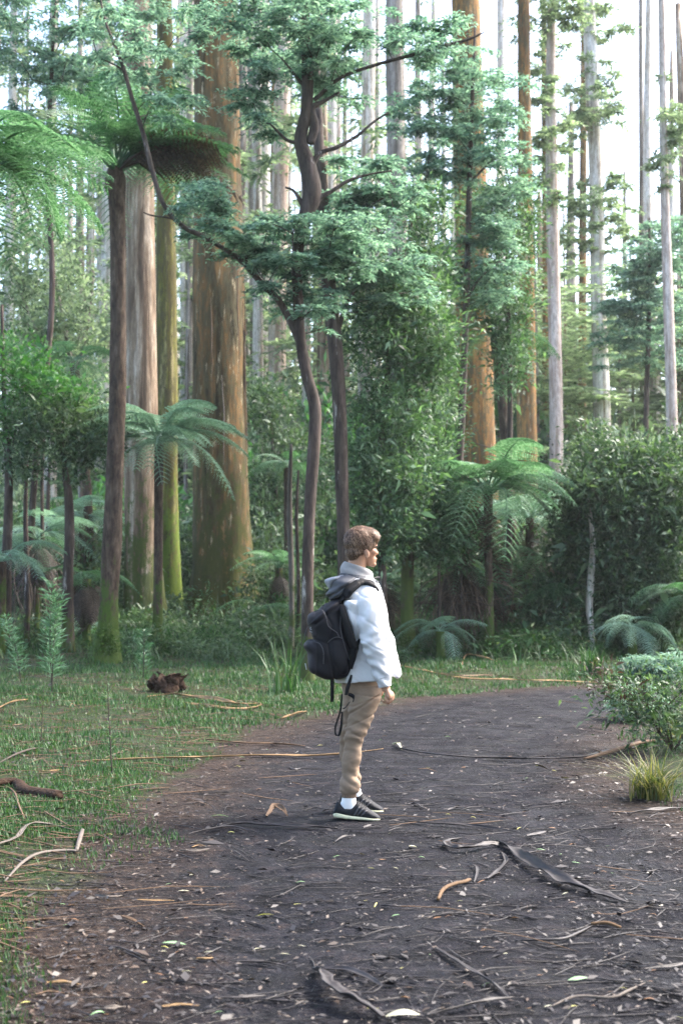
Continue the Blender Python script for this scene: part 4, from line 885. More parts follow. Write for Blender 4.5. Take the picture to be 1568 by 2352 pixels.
# trousers
def kn(V, th):
    z = V[..., 2]; x = V[..., 0]; t = th[None, :]
    w1 = fbm(z*16+x*8, np.sin(t)*1.2+z*5, 6); d = .0055*np.sin(z*105+6.5*w1+2.2*np.sin(t)+x*34)*(fold(z-q8(0, 930)[1], .07)+.12)*(.3+1.3*fbm(z*11, np.cos(t)*1.5, 9))
    d += .008*np.abs(np.sin(z*48+x*38))*fold(z-q8(0, 1590)[1], .065)+.004*np.sin(z*42-x*30+t)
    return d
b = MB()
b.add(*rings(q8, [(60, 640, 1060, .14, .02), (170, 605, 1090, .165, .02), (260, 584, 1115, .17, .02), (330, 590, 1128, .172, .02), (430, 600, 1128, .17, .02), (520, 640, 1080, .15, .02), (600, 700, 1000, .10, .02)], 5, 60, 2.3, kn))
b.add(*rings(q8, [(300, 690, 1128, .09, -.075), (400, 686, 1130, .095, -.08), (500, 688, 1106, .095, -.085), (650, 676, 1052, .09, -.088), (760, 655, 1002, .082, -.09), (880, 636, 940, .074, -.09), (960, 625, 908, .070, -.09), (1050, 612, 872, .066, -.088), (1120, 605, 862, .064, -.086), (1250, 592, 845, .062, -.084), (1400, 582, 812, .058, -.082), (1500, 580, 796, .055, -.08), (1600, 572, 806, .056, -.08), (1690, 566, 824, .056, -.08), (1735, 572, 806, .052, -.08), (1765, 585, 770, .044, -.08)], 6, 60, 2.2, kn))
b.add(*rings(q8, [(300, 585, 950, .09, .09), (500, 588, 915, .09, .10), (700, 588, 880, .082, .115), (900, 565, 855, .072, .135), (1050, 550, 820, .066, .15), (1200, 542, 800, .062, .165), (1350, 560, 805, .058, .18), (1500, 600, 815, .054, .195), (1620, 640, 832, .052, .205), (1700, 660, 835, .05, .21), (1725, 680, 820, .042, .21)], 6, 60, 2.2, kn))
voxel(b, 'trousers', 'trousers', person, .005, 1, lambda c, n_: .002*(fbm(c[:, 0]*30+c[:, 2]*14, c[:, 2]*55-c[:, 0]*20, 4)-.5)*2-.006*fold((c[:, 2]-q8(0, 620)[1])-.62*(c[:, 0]-q8(760, 0)[0]), .009)*(c[:, 1] < 0)+.005*fold((c[:, 2]-q8(0, 590)[1])-.62*(c[:, 0]-q8(760, 0)[0]), .012)-.005*fold((c[:, 2]-q8(0, 500)[1])-.35*(c[:, 0]-q8(900, 0)[0]), .007)-.005*fold((c[:, 2]-q8(0, 780)[1])-.45*(c[:, 0]-q8(800, 0)[0]), .007)-.004*fold((c[:, 2]-q8(0, 410)[1])+.1*(c[:, 0]-q8(800, 0)[0]), .006))
ribd = lambda V, th: .0022*np.sin(th*26)[None]+0*V[..., 2]
for rows in ([(1735, 584, 776, .044, -.08), (1810, 582, 774, .043, -.08)], [(1700, 686, 835, .038, .21), (1765, 690, 838, .037, .21)]):
    MB().add(*rings(q8, rows, 6, 104, 2.1, ribd)).build('trouser_cuff', M['rib'], person)
for rows in ([(1790, 590, 766, .040, -.08), (1860, 576, 776, .041, -.08), (1900, 560, 790, .040, -.08), (1960, 560, 800, .038, -.08)], [(1750, 700, 830, .034, .21), (1850, 700, 858, .036, .21), (1900, 700, 880, .036, .21)]):
    MB().add(*rings(q8, rows, 5, 30, 2.1)).build('sock', M['sock'], person)
# shoes: sections from heel to toe: (x, sole bottom, sole top, upper top, half width)
def shoe(dx, y0, dz, yaw=0):
    sec = [(462, 2052, 2030, 2010, .012), (480, 2070, 2018, 1960, .024), (515, 2078, 2014, 1868, .034), (570, 2086, 2022, 1902, .039), (640, 2094, 2036, 1938, .041), (720, 2100, 2050, 1915, .043), (790, 2104, 2058, 1868, .045), (850, 2106, 2064, 1900, .047), (920, 2109, 2072, 1946, .050), (980, 2111, 2078, 1990, .050), (1040, 2112, 2084, 2026, .045), (1085, 2111, 2090, 2060, .032), (1106, 2108, 2096, 2084, .014)]
    A = cat([(q8(a, 0)[0], q8(0, bz)[1], q8(0, tz)[1], q8(0, uz)[1], w_) for a, bz, tz, uz, w_ in sec], 4)
    th = np.linspace(0, 2*np.pi, 28, endpoint=False); Cc, Ss = np.cos(th), np.sin(th)
    def loft(zlo, zhi, wf, p):
        cy = (zlo+zhi)/2; hz = (zhi-zlo)/2
        V = np.stack([A[:, 0:1]+0*Cc, y0+wf*A[:, 4:5]*np.sign(Cc)*np.abs(Cc)**(2/p), cy[:, None]+hz[:, None]*np.sign(Ss)*np.abs(Ss)**(2/p)], -1)
        V[..., 0] += dx; V[..., 2] += dz; return (V.reshape(-1, 3),)+ringfaces(len(A), 28)
    s = MB().add(*loft(A[:, 1], A[:, 2], 1.06, 4)).build('shoe', M['shoe'], person)
    s.data.materials.clear(); s.data.materials.append(M['sole'])
    MB().add(*loft(A[:, 2]-.012, A[:, 3], .98, 2.3)).build('upper', M['shoe'], s)
    for k in range(3):
        x0 = 745+k*48; P = []
        for q in np.linspace(0, 1, 7):
            xx = q8(x0+q*78, 0)[0]; r = np.array([np.interp(xx, A[:, 0], A[:, c]) for c in (2, 3, 4)])
            zz = r[0]+.001+(r[1]-r[0])*(.05+.72*(1-q) if False else .05+.70*q); cy, hz = (r[0]-.012+r[1])/2, (r[1]-r[0]+.012)/2
            yy = .98*r[2]*max(0, 1-abs((zz-cy)/hz)**2.3)**(1/2.3); P.append((xx+dx, y0-yy-.0012, zz+dz))
        P = np.array(P); wv = np.array([.0062, 0, 0]); V = np.stack([P-wv, P+wv], 1).reshape(-1, 3)
        o = obj('stripe', mesh_np('stripe', V, [(2*j, 2*j+1, 2*j+3, 2*j+2) for j in range(6)]), M['shoe_cage'], s); sm = o.modifiers.new('t', 'SOLIDIFY'); sm.thickness = .0015; sm.offset = 0
    for k in range(5):
        xx = 800+k*26; r = [np.interp(q8(xx, 0)[0], A[:, 0], A[:, c]) for c in (3, 4)]
        MB().add(*tube([(q8(xx, 0)[0]+dx, y0-r[1]*.5, r[0]-.006+dz), (q8(xx, 0)[0]+dx+.006, y0, r[0]+.003+dz), (q8(xx, 0)[0]+dx+.004, y0+r[1]*.5, r[0]-.006+dz)], [.003]*3, 8, 4)).build('lace', M['black'], s)
    MB().add(*rings(q8, [(1845, 520, 590, .02, 0), (1880, 518, 600, .026, 0)], 3, 20)) 
shoe(0, -.08, 0)
shoe(q8(500, 0)[0]-q8(462, 0)[0]+.012, .20, .0)

# ------------------------------------------------------------------ backpack (worn, a thing of its own)
bp = thing('backpack', 'black zipped backpack with dangling straps worn on the back of the person', 'backpack', (PX, PY, gz(PX, PY)-.004+.95))
lo = Vector((0, 0, -.95))
def shift(o): o.location = lo; return o
b = MB()
pd = lambda V, th: .006*np.sin(V[..., 2]*38+V[..., 0]*22+2*np.sin(th)[None])+.004*(fbm(V[..., 0]*14, V[..., 2]*14, 8)-.5)
b.add(*rings(q7, [(950, 560, 655, .05, -.09), (975, 520, 668, .09, -.09), (1010, 450, 690, .12, -.095), (1065, 375, 705, .138, -.10), (1120, 300, 712, .145, -.10), (1180, 268, 724, .15, -.10), (1300, 280, 745, .15, -.10), (1420, 290, 775, .15, -.10), (1520, 285, 815, .15, -.10), (1640, 275, 806, .148, -.10), (1750, 280, 785, .145, -.10), (1820, 320, 765, .135, -.10), (1865, 390, 730, .12, -.10), (1890, 450, 640, .10, -.10)], 6, 70, 2.7, pd))
pack = shift(voxel(b, 'pack_body', 'pack', bp, .006, 3, lambda c, n_: -.010*fold((c[:, 0]-np.interp(c[:, 2], [q7(0, 1850)[1], q7(0, 1500)[1], q7(0, 1250)[1], q7(0, 1050)[1]], [q7(560, 0)[0], q7(500, 0)[0], q7(545, 0)[0], q7(430, 0)[0]])), .007)*(c[:, 1] < -.1)-.008*fold((c[:, 2]-q7(0, 1440)[1])+.25*(c[:, 0]-q7(400, 0)[0]), .008)*(c[:, 0] < q7(500, 0)[0])+.007*fold(c[:, 2]-q7(0, 1150)[1]-.8*(c[:, 0]-q7(400, 0)[0]), .012)-.006*fold(c[:, 2]-q7(0, 1200)[1]-.8*(c[:, 0]-q7(400, 0)[0]), .01)))
b = MB(); b.add(*rings(q7, [(1095, 300, 420, .07, -.10), (1130, 258, 460, .115, -.10), (1200, 252, 470, .125, -.10), (1290, 268, 455, .125, -.10), (1380, 290, 420, .12, -.10), (1420, 310, 400, .08, -.10)], 5, 50, 2.5, pd))
voxel(b, 'upper_pocket', 'pack_lit', pack, .006, 3)
b = MB(); b.add(*rings(q7, [(1425, 245, 400, .08, -.10), (1445, 232, 425, .115, -.10), (1480, 212, 445, .125, -.10), (1520, 214, 450, .13, -.10), (1580, 250, 440, .13, -.10), (1660, 240, 430, .13, -.10), (1740, 250, 425, .125, -.10), (1800, 280, 420, .11, -.10), (1830, 320, 400, .08, -.10)], 5, 50, 2.5, pd))
lp = voxel(b, 'lower_pocket', 'pack_lit', pack, .006, 3)
b = MB(); b.add(*rings(q7, [(1400, 560, 640, .04, -.20), (1450, 510, 690, .056, -.205), (1560, 510, 740, .06, -.205), (1700, 550, 735, .06, -.20), (1800, 590, 720, .05, -.195), (1830, 620, 690, .03, -.195)], 5, 40, 2.5, pd))
voxel(b, 'side_pocket', 'pack', pack, .006, 2)
def zipl(name, pts, r=.0022, mat='pack_zip', par=pack): MB().add(*tube([P7(a, y, c) for a, y, c in pts], [r]*len(pts), 6, 5)).build(name, M[mat], par)
zipl('zip', [(330, -.20, 1098), (390, -.235, 1072), (440, -.25, 1090), (470, -.262, 1160), (500, -.264, 1260), (590, -.262, 1330)], .003)
zipl('zip', [(245, -.20, 1450), (330, -.225, 1448), (400, -.245, 1470), (440, -.262, 1560), (440, -.262, 1700)], .003)
zipl('zip', [(490, -.26, 1450), (540, -.272, 1405), (600, -.278, 1385), (660, -.27, 1400)], .0026)
zipl('zip_pull', [(595, -.262, 1330), (605, -.266, 1350), (622, -.266, 1382)], .0025, 'coat_grey')
zipl('zip_pull', [(560, -.20, 1010), (568, -.20, 1035), (565, -.20, 1055)], .004, 'coat_light')
zipl('piping', [(650, -.18, 1000), (640, -.25, 1150), (640, -.262, 1300), (690, -.262, 1500), (740, -.262, 1650)], .0025)
zipl('haul_loop', [(248, -.10, 1275), (225, -.10, 1330), (212, -.10, 1395), (218, -.10, 1440)], .003)
zipl('logo', [(290, -.205, 1275), (283, -.20, 1292), (298, -.205, 1305)], .0028, 'coat_light'); zipl('logo', [(278, -.20, 1322), (290, -.205, 1330), (308, -.21, 1332)], .0022, 'coat_light')
zipl('reflective_loop', [(222, -.13, 1706), (228, -.13, 1740), (236, -.13, 1780)], .0024, 'white_mark', lp)
def ribbon(name, pts, w_, par, mat='black', t_=.0035, side=(0, 1, 0)):
    P = cat([P7(a, y, c) for a, y, c in pts], 8); Tn = norm(np.gradient(P, axis=0)); S = np.array(side, float)
    if name == 'shoulder_strap': 
        ctr = np.array([q7(900, 0)[0], -.02, q7(0, 1150)[1]]); N = norm(P-ctr)
        for i_ in range(len(P)):
            hit, hn, _i, _d = COATBVH.find_nearest(Vector(P[i_]))
            if _d < .09 and i_ > 4: P[i_] = np.array(hit+hn*.009); N[i_] = np.array(hn)
        P = cat(P[::3], 4); N = norm(cat(N[::3], 4)); Tn = norm(np.gradient(P, axis=0)); S = norm(np.cross(Tn, N))
    else: S = np.tile(S, (len(P), 1)); N = norm(np.cross(S, Tn))
    wv = S*np.asarray(np.interp(np.linspace(0, 1, len(P)), np.linspace(0, 1, len(np.atleast_1d(w_))), np.atleast_1d(w_)))[:, None]*.5; tv = N*t_*.5
    V = np.stack([P-wv-tv, P+wv-tv, P+wv+tv, P-wv+tv], 1).reshape(-1, 3); Q, _ = ringfaces(len(P), 4, False); b0 = (len(P)-1)*4
    return MB().add(V, list(map(tuple, Q))+[(3, 2, 1, 0), (b0, b0+1, b0+2, b0+3)]).build(name, M[mat], par, smooth=False)
st = ribbon('shoulder_strap', [(655, -.175, 985), (700, -.205, 890), (770, -.205, 790), (850, -.190, 722), (930, -.178, 712), (1010, -.175, 745), (1070, -.168, 800), (1105, -.16, 850)], [.055, .06, .062, .055, .05, .055, .062, .05], bp, t_=.012); shift(st)
s2 = ribbon('lower_strap', [(870, -.225, 1405), (845, -.232, 1440), (820, -.235, 1490), (800, -.235, 1530), (770, -.23, 1640), (740, -.225, 1760)], [.012, .022, .03, .05, .05, .04], bp, t_=.006, side=(1, 0, 0)); shift(s2)
s4 = ribbon('side_panel_strap', [(655, -.23, 1010), (680, -.255, 1130), (720, -.26, 1260), (760, -.26, 1400), (800, -.255, 1510)], [.03, .045, .05, .055, .05], bp, t_=.008, side=(1, 0, 0)); shift(s4)
MB().add(*tube([P7(815, -.236, 700), P7(825, -.240, 720), P7(850, -.240, 716), P7(855, -.236, 698)], [.0028]*4, 6, 5)).build('strap_ring', M['coat_light'], st)
ct = ribbon('chest_strap', [(1040, -.13, 700), (1080, -.09, 690), (1112, -.04, 690)], [.05, .045, .03], bp, t_=.012); shift(ct)
d1 = ribbon('dangling_strap', [(540, -.12, 1860), (541, -.12, 1960), (540, -.125, 2080), (537, -.12, 2160)], [.024, .023, .022, .021], bp, side=(1, 0, 0)); shift(d1)
def P87(a, y, c):  # second sheet to the first
    x, z = q8(a, c); return ((x/KP+1420-1150)*3.0154, y, ((3255-z/KP)-2080)*3.0154)
pts = [P87(*p_) for p_ in ((712, -.20, 130), (690, -.20, 210), (660, -.21, 300), (640, -.21, 400))]
d2 = ribbon('dangling_strap', pts, [.012, .02, .024, .02], bp, side=(1, 0, 0)); shift(d2)
pts = [P87(*p_) for p_ in ((585, -.13, 400), (572, -.13, 520), (558, -.13, 640), (520, -.13, 760), (492, -.13, 860), (500, -.13, 950), (535, -.13, 968), (560, -.13, 900), (578, -.13, 790), (585, -.13, 640))]
d3 = ribbon('dangling_strap', pts, [.008, .012, .012, .012, .011, .011, .014, .016, .016, .012], bp, side=(1, 0, 0)); shift(d3)
pts = [P87(*p_) for p_ in ((670, -.20, 390), (720, -.20, 410), (745, -.205, 440), (735, -.205, 480))]
d4 = ribbon('buckle', pts, [.018, .022, .022, .012], bp, t_=.008, side=(.3, 0, 1)); shift(d4)
pts = [P87(*p_) for p_ in ((690, -.20, 490), (660, -.20, 530), (640, -.2, 560), (605, -.18, 590))]
d5 = ribbon('dangling_cord', pts, [.005, .008, .006, .008], bp, t_=.004, side=(1, 0, 0)); shift(d5)
# ------------------------------------------------------------------ ground cover
rng = np.random.default_rng(91)
def ground_scatter(n, Y0, Y1, keep, xpow=1.0, spread=.40, g=1.6):
    """points on the ground, thinning out with distance"""
    out = []
    tot = 0
    while tot < n:
        m = 60000
        t = rng.uniform(0, 1, m); Yv = (Y0**(1-g)+t*(Y1**(1-g)-Y0**(1-g)))**(1/(1-g))
        Xv = rng.uniform(-1, 1, m)*(spread*Yv+1.2)
        sdv = path_sd(Xv, Yv); k = rng.uniform(0, 1, m) < keep(Xv, Yv, sdv)
        out.append(np.stack([Xv[k], Yv[k], sdv[k]], -1)); tot += k.sum()
    P = np.concatenate(out)[:n]
    return P[:, 0], P[:, 1], P[:, 2]
def grass_keep(x, y, sd):
    p = fbm(x*.8, y*.8, 21); q = fbm(x*2.6, y*2.6, 23)
    e = sd+(fbm(x*.7, y*.7, 27)-.5)*1.1
    return sst(-.15, .35, e)*(sst(.40, .60, p)*.85+.15)*(sst(.35, .55, q)*.75+.25)*sst(-6.0, 0.5, -x+.0*y+0)**0*np.where((x > 1.5) & (y < 13), .25, 1.)
n = 240000
x, y, sd = ground_scatter(n, 2.6, 40, grass_keep, g=1.35)
z = gh(x, y)
sz = (0.020+.0020*np.clip(y, 3, 30))*rng.uniform(.5, 1.4, n)*(.7+.7*fbm(x*1.1, y*1.1, 33))
a = rng.uniform(0, 6.283, n); ln = rng.uniform(.1, .75, n)
D = np.stack([np.cos(a)*ln, np.sin(a)*ln, np.ones(n)], -1)*sz[:, None]
wv = np.stack([-np.sin(a), np.cos(a), 0*a], -1)*(.0016+.00042*y)[:, None]
B = np.stack([x, y, z-.004], -1)
V = np.stack([B-wv, B+wv, B+D], 1).reshape(-1, 3)
tag(obj('grass', mesh_np('grass', V, None, np.arange(n*3).reshape(-1, 3), False), M['grass']), 'short patchy grass on the verges beside the path', None, kind='stuff')
# leaf litter
def litter(n, keep, size, name, mat, label, g=1.5, Y1=30, lift=.004):
    x, y, sd = ground_scatter(n, 2.7, Y1, keep, g=g)
    z = gh(x, y)+lift
    a = rng.uniform(0, 6.283, n); D = np.stack([np.cos(a), np.sin(a), rng.normal(.05, .18, n)], -1)
    N = norm(np.stack([rng.normal(0, .35, n), rng.normal(0, .35, n), np.ones(n)], -1))
    L = size*rng.lognormal(0, .45, n)*(1+.02*y)
    V, Q = leaves(np.stack([x, y, z+.004], -1), D, N, L, L*rng.uniform(.16, .5, n), .02)
    return tag(obj(name, mesh_np(name, V, Q, None, False), M[mat]), label, None, kind='stuff')
litter(52000, lambda x, y, sd: np.exp(-((sd+.1)/.45)**2)*.5+.08+.8*(sd > .4)*(fbm(x*.9, y*.9, 41) > .45), .018, 'leaf_litter', 'litter', 'brown leaf litter and bark crumbs along the verge and path')
litter(16000, lambda x, y, sd: np.where(sd < .1, .5+.5*(x > 1.0), .1), .022, 'leaf_litter', 'strip_dark', 'dark trodden bark fragments on the path', g=1.8, Y1=18)
litter(1600, lambda x, y, sd: np.where(sd < .3, .35+.65*np.exp(-((x+.6)/.8)**2), .3), .019, 'leaf_litter', 'strip_grey', 'small greyish leaf scraps scattered over the path', g=1.8, Y1=18)
# thin twigs and bark shreds, countless
mb = MB(); n = 3400
x, y, sd = ground_scatter(n, 2.8, 24, lambda x, y, sd: np.where(sd < .2, .6+.4*(x > .3), .6*(x < 1)), g=1.6)
for i in range(n):
    a = rng.normal(0, .55)+(math.pi if rng.random() < .5 else 0); L = rng.uniform(.06, .34)*(1+.02*y[i]); c = rng.normal(0, .25)
    p = [(x[i]+L*(q-.5)*math.cos(a+c*q), y[i]+L*(q-.5)*math.sin(a+c*q)) for q in (0, .5, 1)]
    zz = gh(np.array([q[0] for q in p]), np.array([q[1] for q in p]))
    r = rng.uniform(.0012, .0042)
    mb.add(*tube([(p[j][0], p[j][1], zz[j]+r*.8+abs(rng.normal(0, .004))) for j in range(3)], [r*.6, r, r*.3], 5, 2, flat=.7, caps=False))
tag(mb.build('twig_litter', M['strip_dark']), 'thin dark twigs and bark shreds strewn over path and verge', None, kind='stuff')
mb = MB(); n = 1500
x, y, sd = ground_scatter(n, 5, 24, lambda x, y, sd: np.where(sd > .1, 1.*(x < 2), .03), g=1.3)
for i in range(n):
    a = rng.normal(0, .5); L = rng.uniform(.1, .5)*(1+.02*y[i])
    p = [(x[i]+L*(q-.5)*math.cos(a), y[i]+L*(q-.5)*math.sin(a)) for q in (0, .5, 1)]
    zz = gh(np.array([q[0] for q in p]), np.array([q[1] for q in p])); r = rng.uniform(.003, .008)
    mb.add(*tube([(p[j][0], p[j][1], zz[j]+r+abs(rng.normal(0, .012))) for j in range(3)], [r*.6, r, r*.3], 5, 2, flat=.5, caps=False))
tag(mb.build('twig_litter', M['strip_brown']), 'brown bark shreds and twigs lying in the grass', None, kind='stuff')

# individual strips, sticks and logs: (px, py) along the ground, width px
rf2 = random.Random(12)
def L_ok(nm_): return nm_ == 'branch'
def sheet(P, R, seed, curl=.5, thick=.0018):
    """ragged curled sheet of bark along P"""
    k = 10; A = cat(np.hstack([np.asarray(P, float), np.asarray(R, float)[:, None]]), k); n = len(A); s = np.linspace(0, 1, n)*len(P)
    Tn = norm(np.gradient(A[:, :3], axis=0)); S = norm(np.cross(np.tile([0, 0, 1.], (n, 1)), Tn)); U = np.cross(Tn, S)
    tw = (fbm(s*.55+seed, s*0, seed)-.5)*2.4; Sr = S*np.cos(tw)[:, None]+U*np.sin(tw)[:, None]; Ur = np.cross(Tn, Sr)
    v = np.linspace(-1, 1, 6); up = []; dn = []
    el = .55+.9*fbm(s*2.3+seed*3, s*0+1, seed+1); er = .55+.9*fbm(s*2.7+seed*5, s*0+4, seed+2)
    cu = curl*(.4+1.2*fbm(s*.8+seed, s*0+8, 3))
    for q in v:
        ww = np.where(q < 0, el, er)*A[:, 3]*q; h = cu*A[:, 3]*q*q+A[:, 3]*.18*(vnoise(s*3+q*7, s*0+q*3, seed)-.5)
        p = A[:, :3]+Sr*ww[:, None]+Ur*h[:, None]; up.append(p+Ur*thick); dn.append(p-Ur*thick)
    V = np.stack(up+dn[::-1], 1); lift = np.maximum(0, .002-(V[..., 2]-A[:, None, 2]+A[:, None, 3]*.3)); V[..., 2] += lift*.5
    Q, T = ringfaces(n, 12); return V.reshape(-1, 3), Q, T
def strip(name, label, cat_, pts, wd, mat, flat=.4, lift=.3, n=8, wob=.25, seed=1, group=None, ends=(.5, .3), bow=0):
    P = [gpt(a, b) for a, b in pts]; m = len(P)
    s = P[m//2].y/F
    R = [wd*.5*s*(ends[0] if i == 0 else ends[1] if i == m-1 else 1) for i in range(m)]
    c = P[m//2].copy()
    Q = [(p.x-c.x, p.y-c.y, p.z-c.z+R[i]*flat*.7+.006+lift*.03*math.sin(math.pi*i/(m-1))*(1 if bow == 0 else bow)) for i, p in enumerate(P)]
    if name == 'bark_strip': mb = MB().add(*sheet(Q, [r*.95 for r in R], seed))
    else:
        Q = [Q[0]]+[tuple(np.array(q)+np.array([rf2.gauss(0, 1), rf2.gauss(0, 1), 0])*R[m//2]*.5) for q in Q[1:-1]]+[Q[-1]]
        mb = MB().add(*tube(Q, [r*.8 for r in R], n, 6, flat=flat, wob=wob*1.3, seed=seed))
        if len(Q) > 3 and L_ok(name):
            e = np.array(Q[1]); d = np.array(Q[2])-e; sd_ = np.array([-d[1], d[0], 0])*.6; mb.add(*tube([e, e+d*.3+sd_*.5, e+d*.5+sd_], [R[1]*.5, R[1]*.35, R[1]*.12], 6, 3, wob=.3, seed=seed))
    o = mb.build(name, M[mat]); o.location = c
    return tag(o, label, cat_, group)
strip('bark_strip', 'wide dark curled bark strip, largest on the right side of the path', 'bark strip', [(1140, 1937), (1180, 1962), (1215, 1990), (1250, 2012), (1300, 2040), (1370, 2062), (1440, 2078)], 27, 'strip_dark', .45, .5, seed=3, ends=(.5, .25))
strip('bark_strip', 'dark hooked bark strip leading left from the widest curled strip', 'bark strip', [(1055, 1930), (1025, 1944), (1040, 1958), (1080, 1958), (1120, 1948), (1150, 1945)], 16, 'strip_dark', .6, .4, seed=4, ends=(.6, .8))
strip('bark_strip', 'thin dark bark root running under the widest curled strip', 'bark strip', [(1150, 1960), (1162, 1985), (1140, 2010), (1118, 2022)], 10, 'strip_dark', .6, .2, seed=5)
strip('bark_strip', 'thin dark branching bark shred below the hooked strip', 'bark strip', [(1075, 1985), (1095, 2003), (1088, 2030)], 7, 'strip_dark', .6, .2, seed=6)
strip('stick', 'short crooked orange-tan stick lying alone on the dark path', 'stick', [(1005, 2072), (1022, 2052), (1042, 2040), (1062, 2034), (1078, 2026)], 12, 'stick_tan', .9, .2, seed=7, ends=(.8, .9))
strip('stick', 'long dark stick with orange end pieces at lower right of the path', 'stick', [(1182, 2165), (1230, 2168), (1290, 2165), (1330, 2150), (1358, 2130)], 8, 'strip_dark', .9, .2, seed=8)
strip('stick', 'smooth tan stick piece touching the long dark stick', 'stick', [(1356, 2128), (1392, 2129), (1424, 2136)], 11, 'stick_tan', .9, .1, seed=9, ends=(.8, .8))
strip('bark_strip', 'crumpled dark bark strip standing up at the bottom of the path below the person', 'bark strip', [(722, 2232), (742, 2262), (752, 2290), (776, 2312), (830, 2330), (880, 2345)], 36, 'strip_dark', .5, 1.2, seed=10, ends=(.4, .5))
strip('bark_strip', 'dark bark strip curving off the crumpled one toward the bottom border', 'bark strip', [(730, 2234), (790, 2240), (840, 2258), (880, 2270)], 14, 'strip_dark', .5, .5, seed=11)
strip('bark_strip', 'long thin dark strip running diagonally toward the bottom centre', 'bark strip', [(1000, 2182), (1035, 2210), (1080, 2240), (1130, 2270), (1168, 2296)], 13, 'strip_dark', .6, .3, seed=12)
strip('bark_strip', 'flat dark strip pointing at the bottom border right of centre', 'bark strip', [(980, 2338), (1050, 2326), (1120, 2310), (1180, 2296)], 12, 'strip_dark', .5, .3, seed=13)
strip('stick', 'grey crooked twig with a pale end in the lower right corner', 'stick', [(1262, 2318), (1320, 2300), (1400, 2302), (1440, 2285), (1480, 2262)], 9, 'strip_grey', .9, .2, seed=14)
strip('bark_strip', 'long dark strip lying across the path in front of the shoes', 'bark strip', [(500, 1902), (560, 1898), (610, 1903), (690, 1904), (775, 1906)], 11, 'strip_dark', .5, .3, seed=15)
strip('bark_strip', 'thin forked dark strip left of the long strip in front of the shoes', 'bark strip', [(430, 1920), (480, 1912), (530, 1905), (590, 1915)], 7, 'strip_dark', .5, .3, seed=16)
strip('bark_strip', 'small curled dark bark piece standing up left of the shoes', 'bark strip', [(612, 1880), (628, 1868), (645, 1872), (660, 1878)], 13, 'strip_brown', .8, 1.0, seed=17)
strip('bark_strip', 'thin straight dark strip right of the shoes across the path', 'bark strip', [(930, 1890), (1010, 1898), (1100, 1905), (1185, 1914)], 8, 'strip_dark', .6, .2, seed=18)
strip('bark_strip', 'very long thin dark strip crossing the path behind the person to the grass tuft', 'bark strip', [(905, 1720), (960, 1732), (1040, 1742), (1140, 1748), (1260, 1748), (1340, 1744), (1400, 1728), (1460, 1722)], 8, 'strip_dark', .6, .3, seed=19, ends=(.9, 1.2))
strip('bark_strip', 'short pale curled bark end at the tip of the long dark strip', 'bark strip', [(902, 1712), (914, 1716), (922, 1724)], 8, 'leaf_pale', .5, .6, seed=20)
strip('bark_strip', 'long straight tan bark ribbon running from the grass to the legs', 'bark strip', [(170, 1752), (260, 1750), (360, 1746), (480, 1744), (600, 1740), (700, 1741), (785, 1736), (880, 1722)], 9, 'strip_tan', .4, .2, seed=21)
strip('bark_strip', 'thick yellow-tan bark ribbon in the grass beside the dark stump', 'bark strip', [(338, 1603), (400, 1600), (450, 1608), (500, 1612), (540, 1622), (600, 1618)], 12, 'strip_tan', .5, .4, seed=22)
strip('bark_strip', 'tan bark ribbon with a bent end below the dark stump', 'bark strip', [(420, 1616), (470, 1626), (540, 1634), (585, 1630), (604, 1618)], 9, 'strip_tan', .5, .4, seed=23)
strip('bark_strip', 'curled tan bark piece at the left border of the grass', 'bark strip', [(-20, 1640), (20, 1622), (66, 1608)], 10, 'strip_tan', .5, .5, seed=24)
strip('bark_strip', 'broken orange bark pieces on the grass left of the walking straps', 'bark strip', [(646, 1654), (680, 1650), (704, 1636)], 14, 'strip_tan', .6, .9, seed=25)
strip('branch', 'thin curved dark branch lying in the grass near the left border', 'branch', [(-10, 1760), (40, 1738), (80, 1726), (110, 1724)], 7, 'twig', .9, .4, seed=26)
strip('log', 'rotten dark fallen log at the left border covered with debris', 'log', [(-30, 1812), (20, 1808), (60, 1826), (110, 1838), (140, 1836)], 30, 'stump', .7, .2, wob=.6, seed=27, ends=(1, .4))
strip('branch', 'long bent greyish branch lying over the grass at lower left', 'branch', [(10, 2030), (50, 1990), (90, 1970), (150, 1962), (176, 1960)], 10, 'strip_grey', .9, .3, seed=28, ends=(.5, .8))
strip('branch', 'short thick broken greyish branch leaning on the long bent one', 'branch', [(176, 1960), (184, 1936), (190, 1912)], 15, 'strip_grey', .8, .2, seed=29, ends=(.7, .8))
strip('bark_strip', 'grey-tan bark strip above the bent branch at lower left', 'bark strip', [(-10, 1945), (40, 1932), (66, 1905), (110, 1902), (190, 1916)], 11, 'strip_grey', .5, .5, seed=30)
strip('branch', 'thin tan bent twig arching from the log toward the path', 'branch', [(0, 1800), (30, 1826), (46, 1862), (62, 1892)], 6, 'strip_brown', .8, .5, seed=31)
strip('bark_strip', 'pale bark ribbon on the far verge right of the jacket', 'bark strip', [(920, 1530), (980, 1545), (1060, 1562), (1150, 1565), (1280, 1568), (1400, 1570)], 8, 'strip_tan', .5, .4, seed=32)
strip('bark_strip', 'reddish bark ribbon crossing the far verge below the mossy trunk', 'bark strip', [(1010, 1548), (1060, 1557), (1120, 1555), (1200, 1558)], 7, 'strip_brown', .5, .4, seed=33)
strip('stick', 'bent tan stick propped on the far verge', 'stick', [(1060, 1530), (1072, 1512), (1110, 1518), (1140, 1520)], 5, 'strip_tan', .9, 2, seed=34)
strip('branch', 'dark branch end poking onto the path from the right verge', 'branch', [(1340, 1746), (1385, 1738), (1420, 1728), (1480, 1712), (1540, 1700)], 13, 'strip_brown', .8, .5, seed=35)
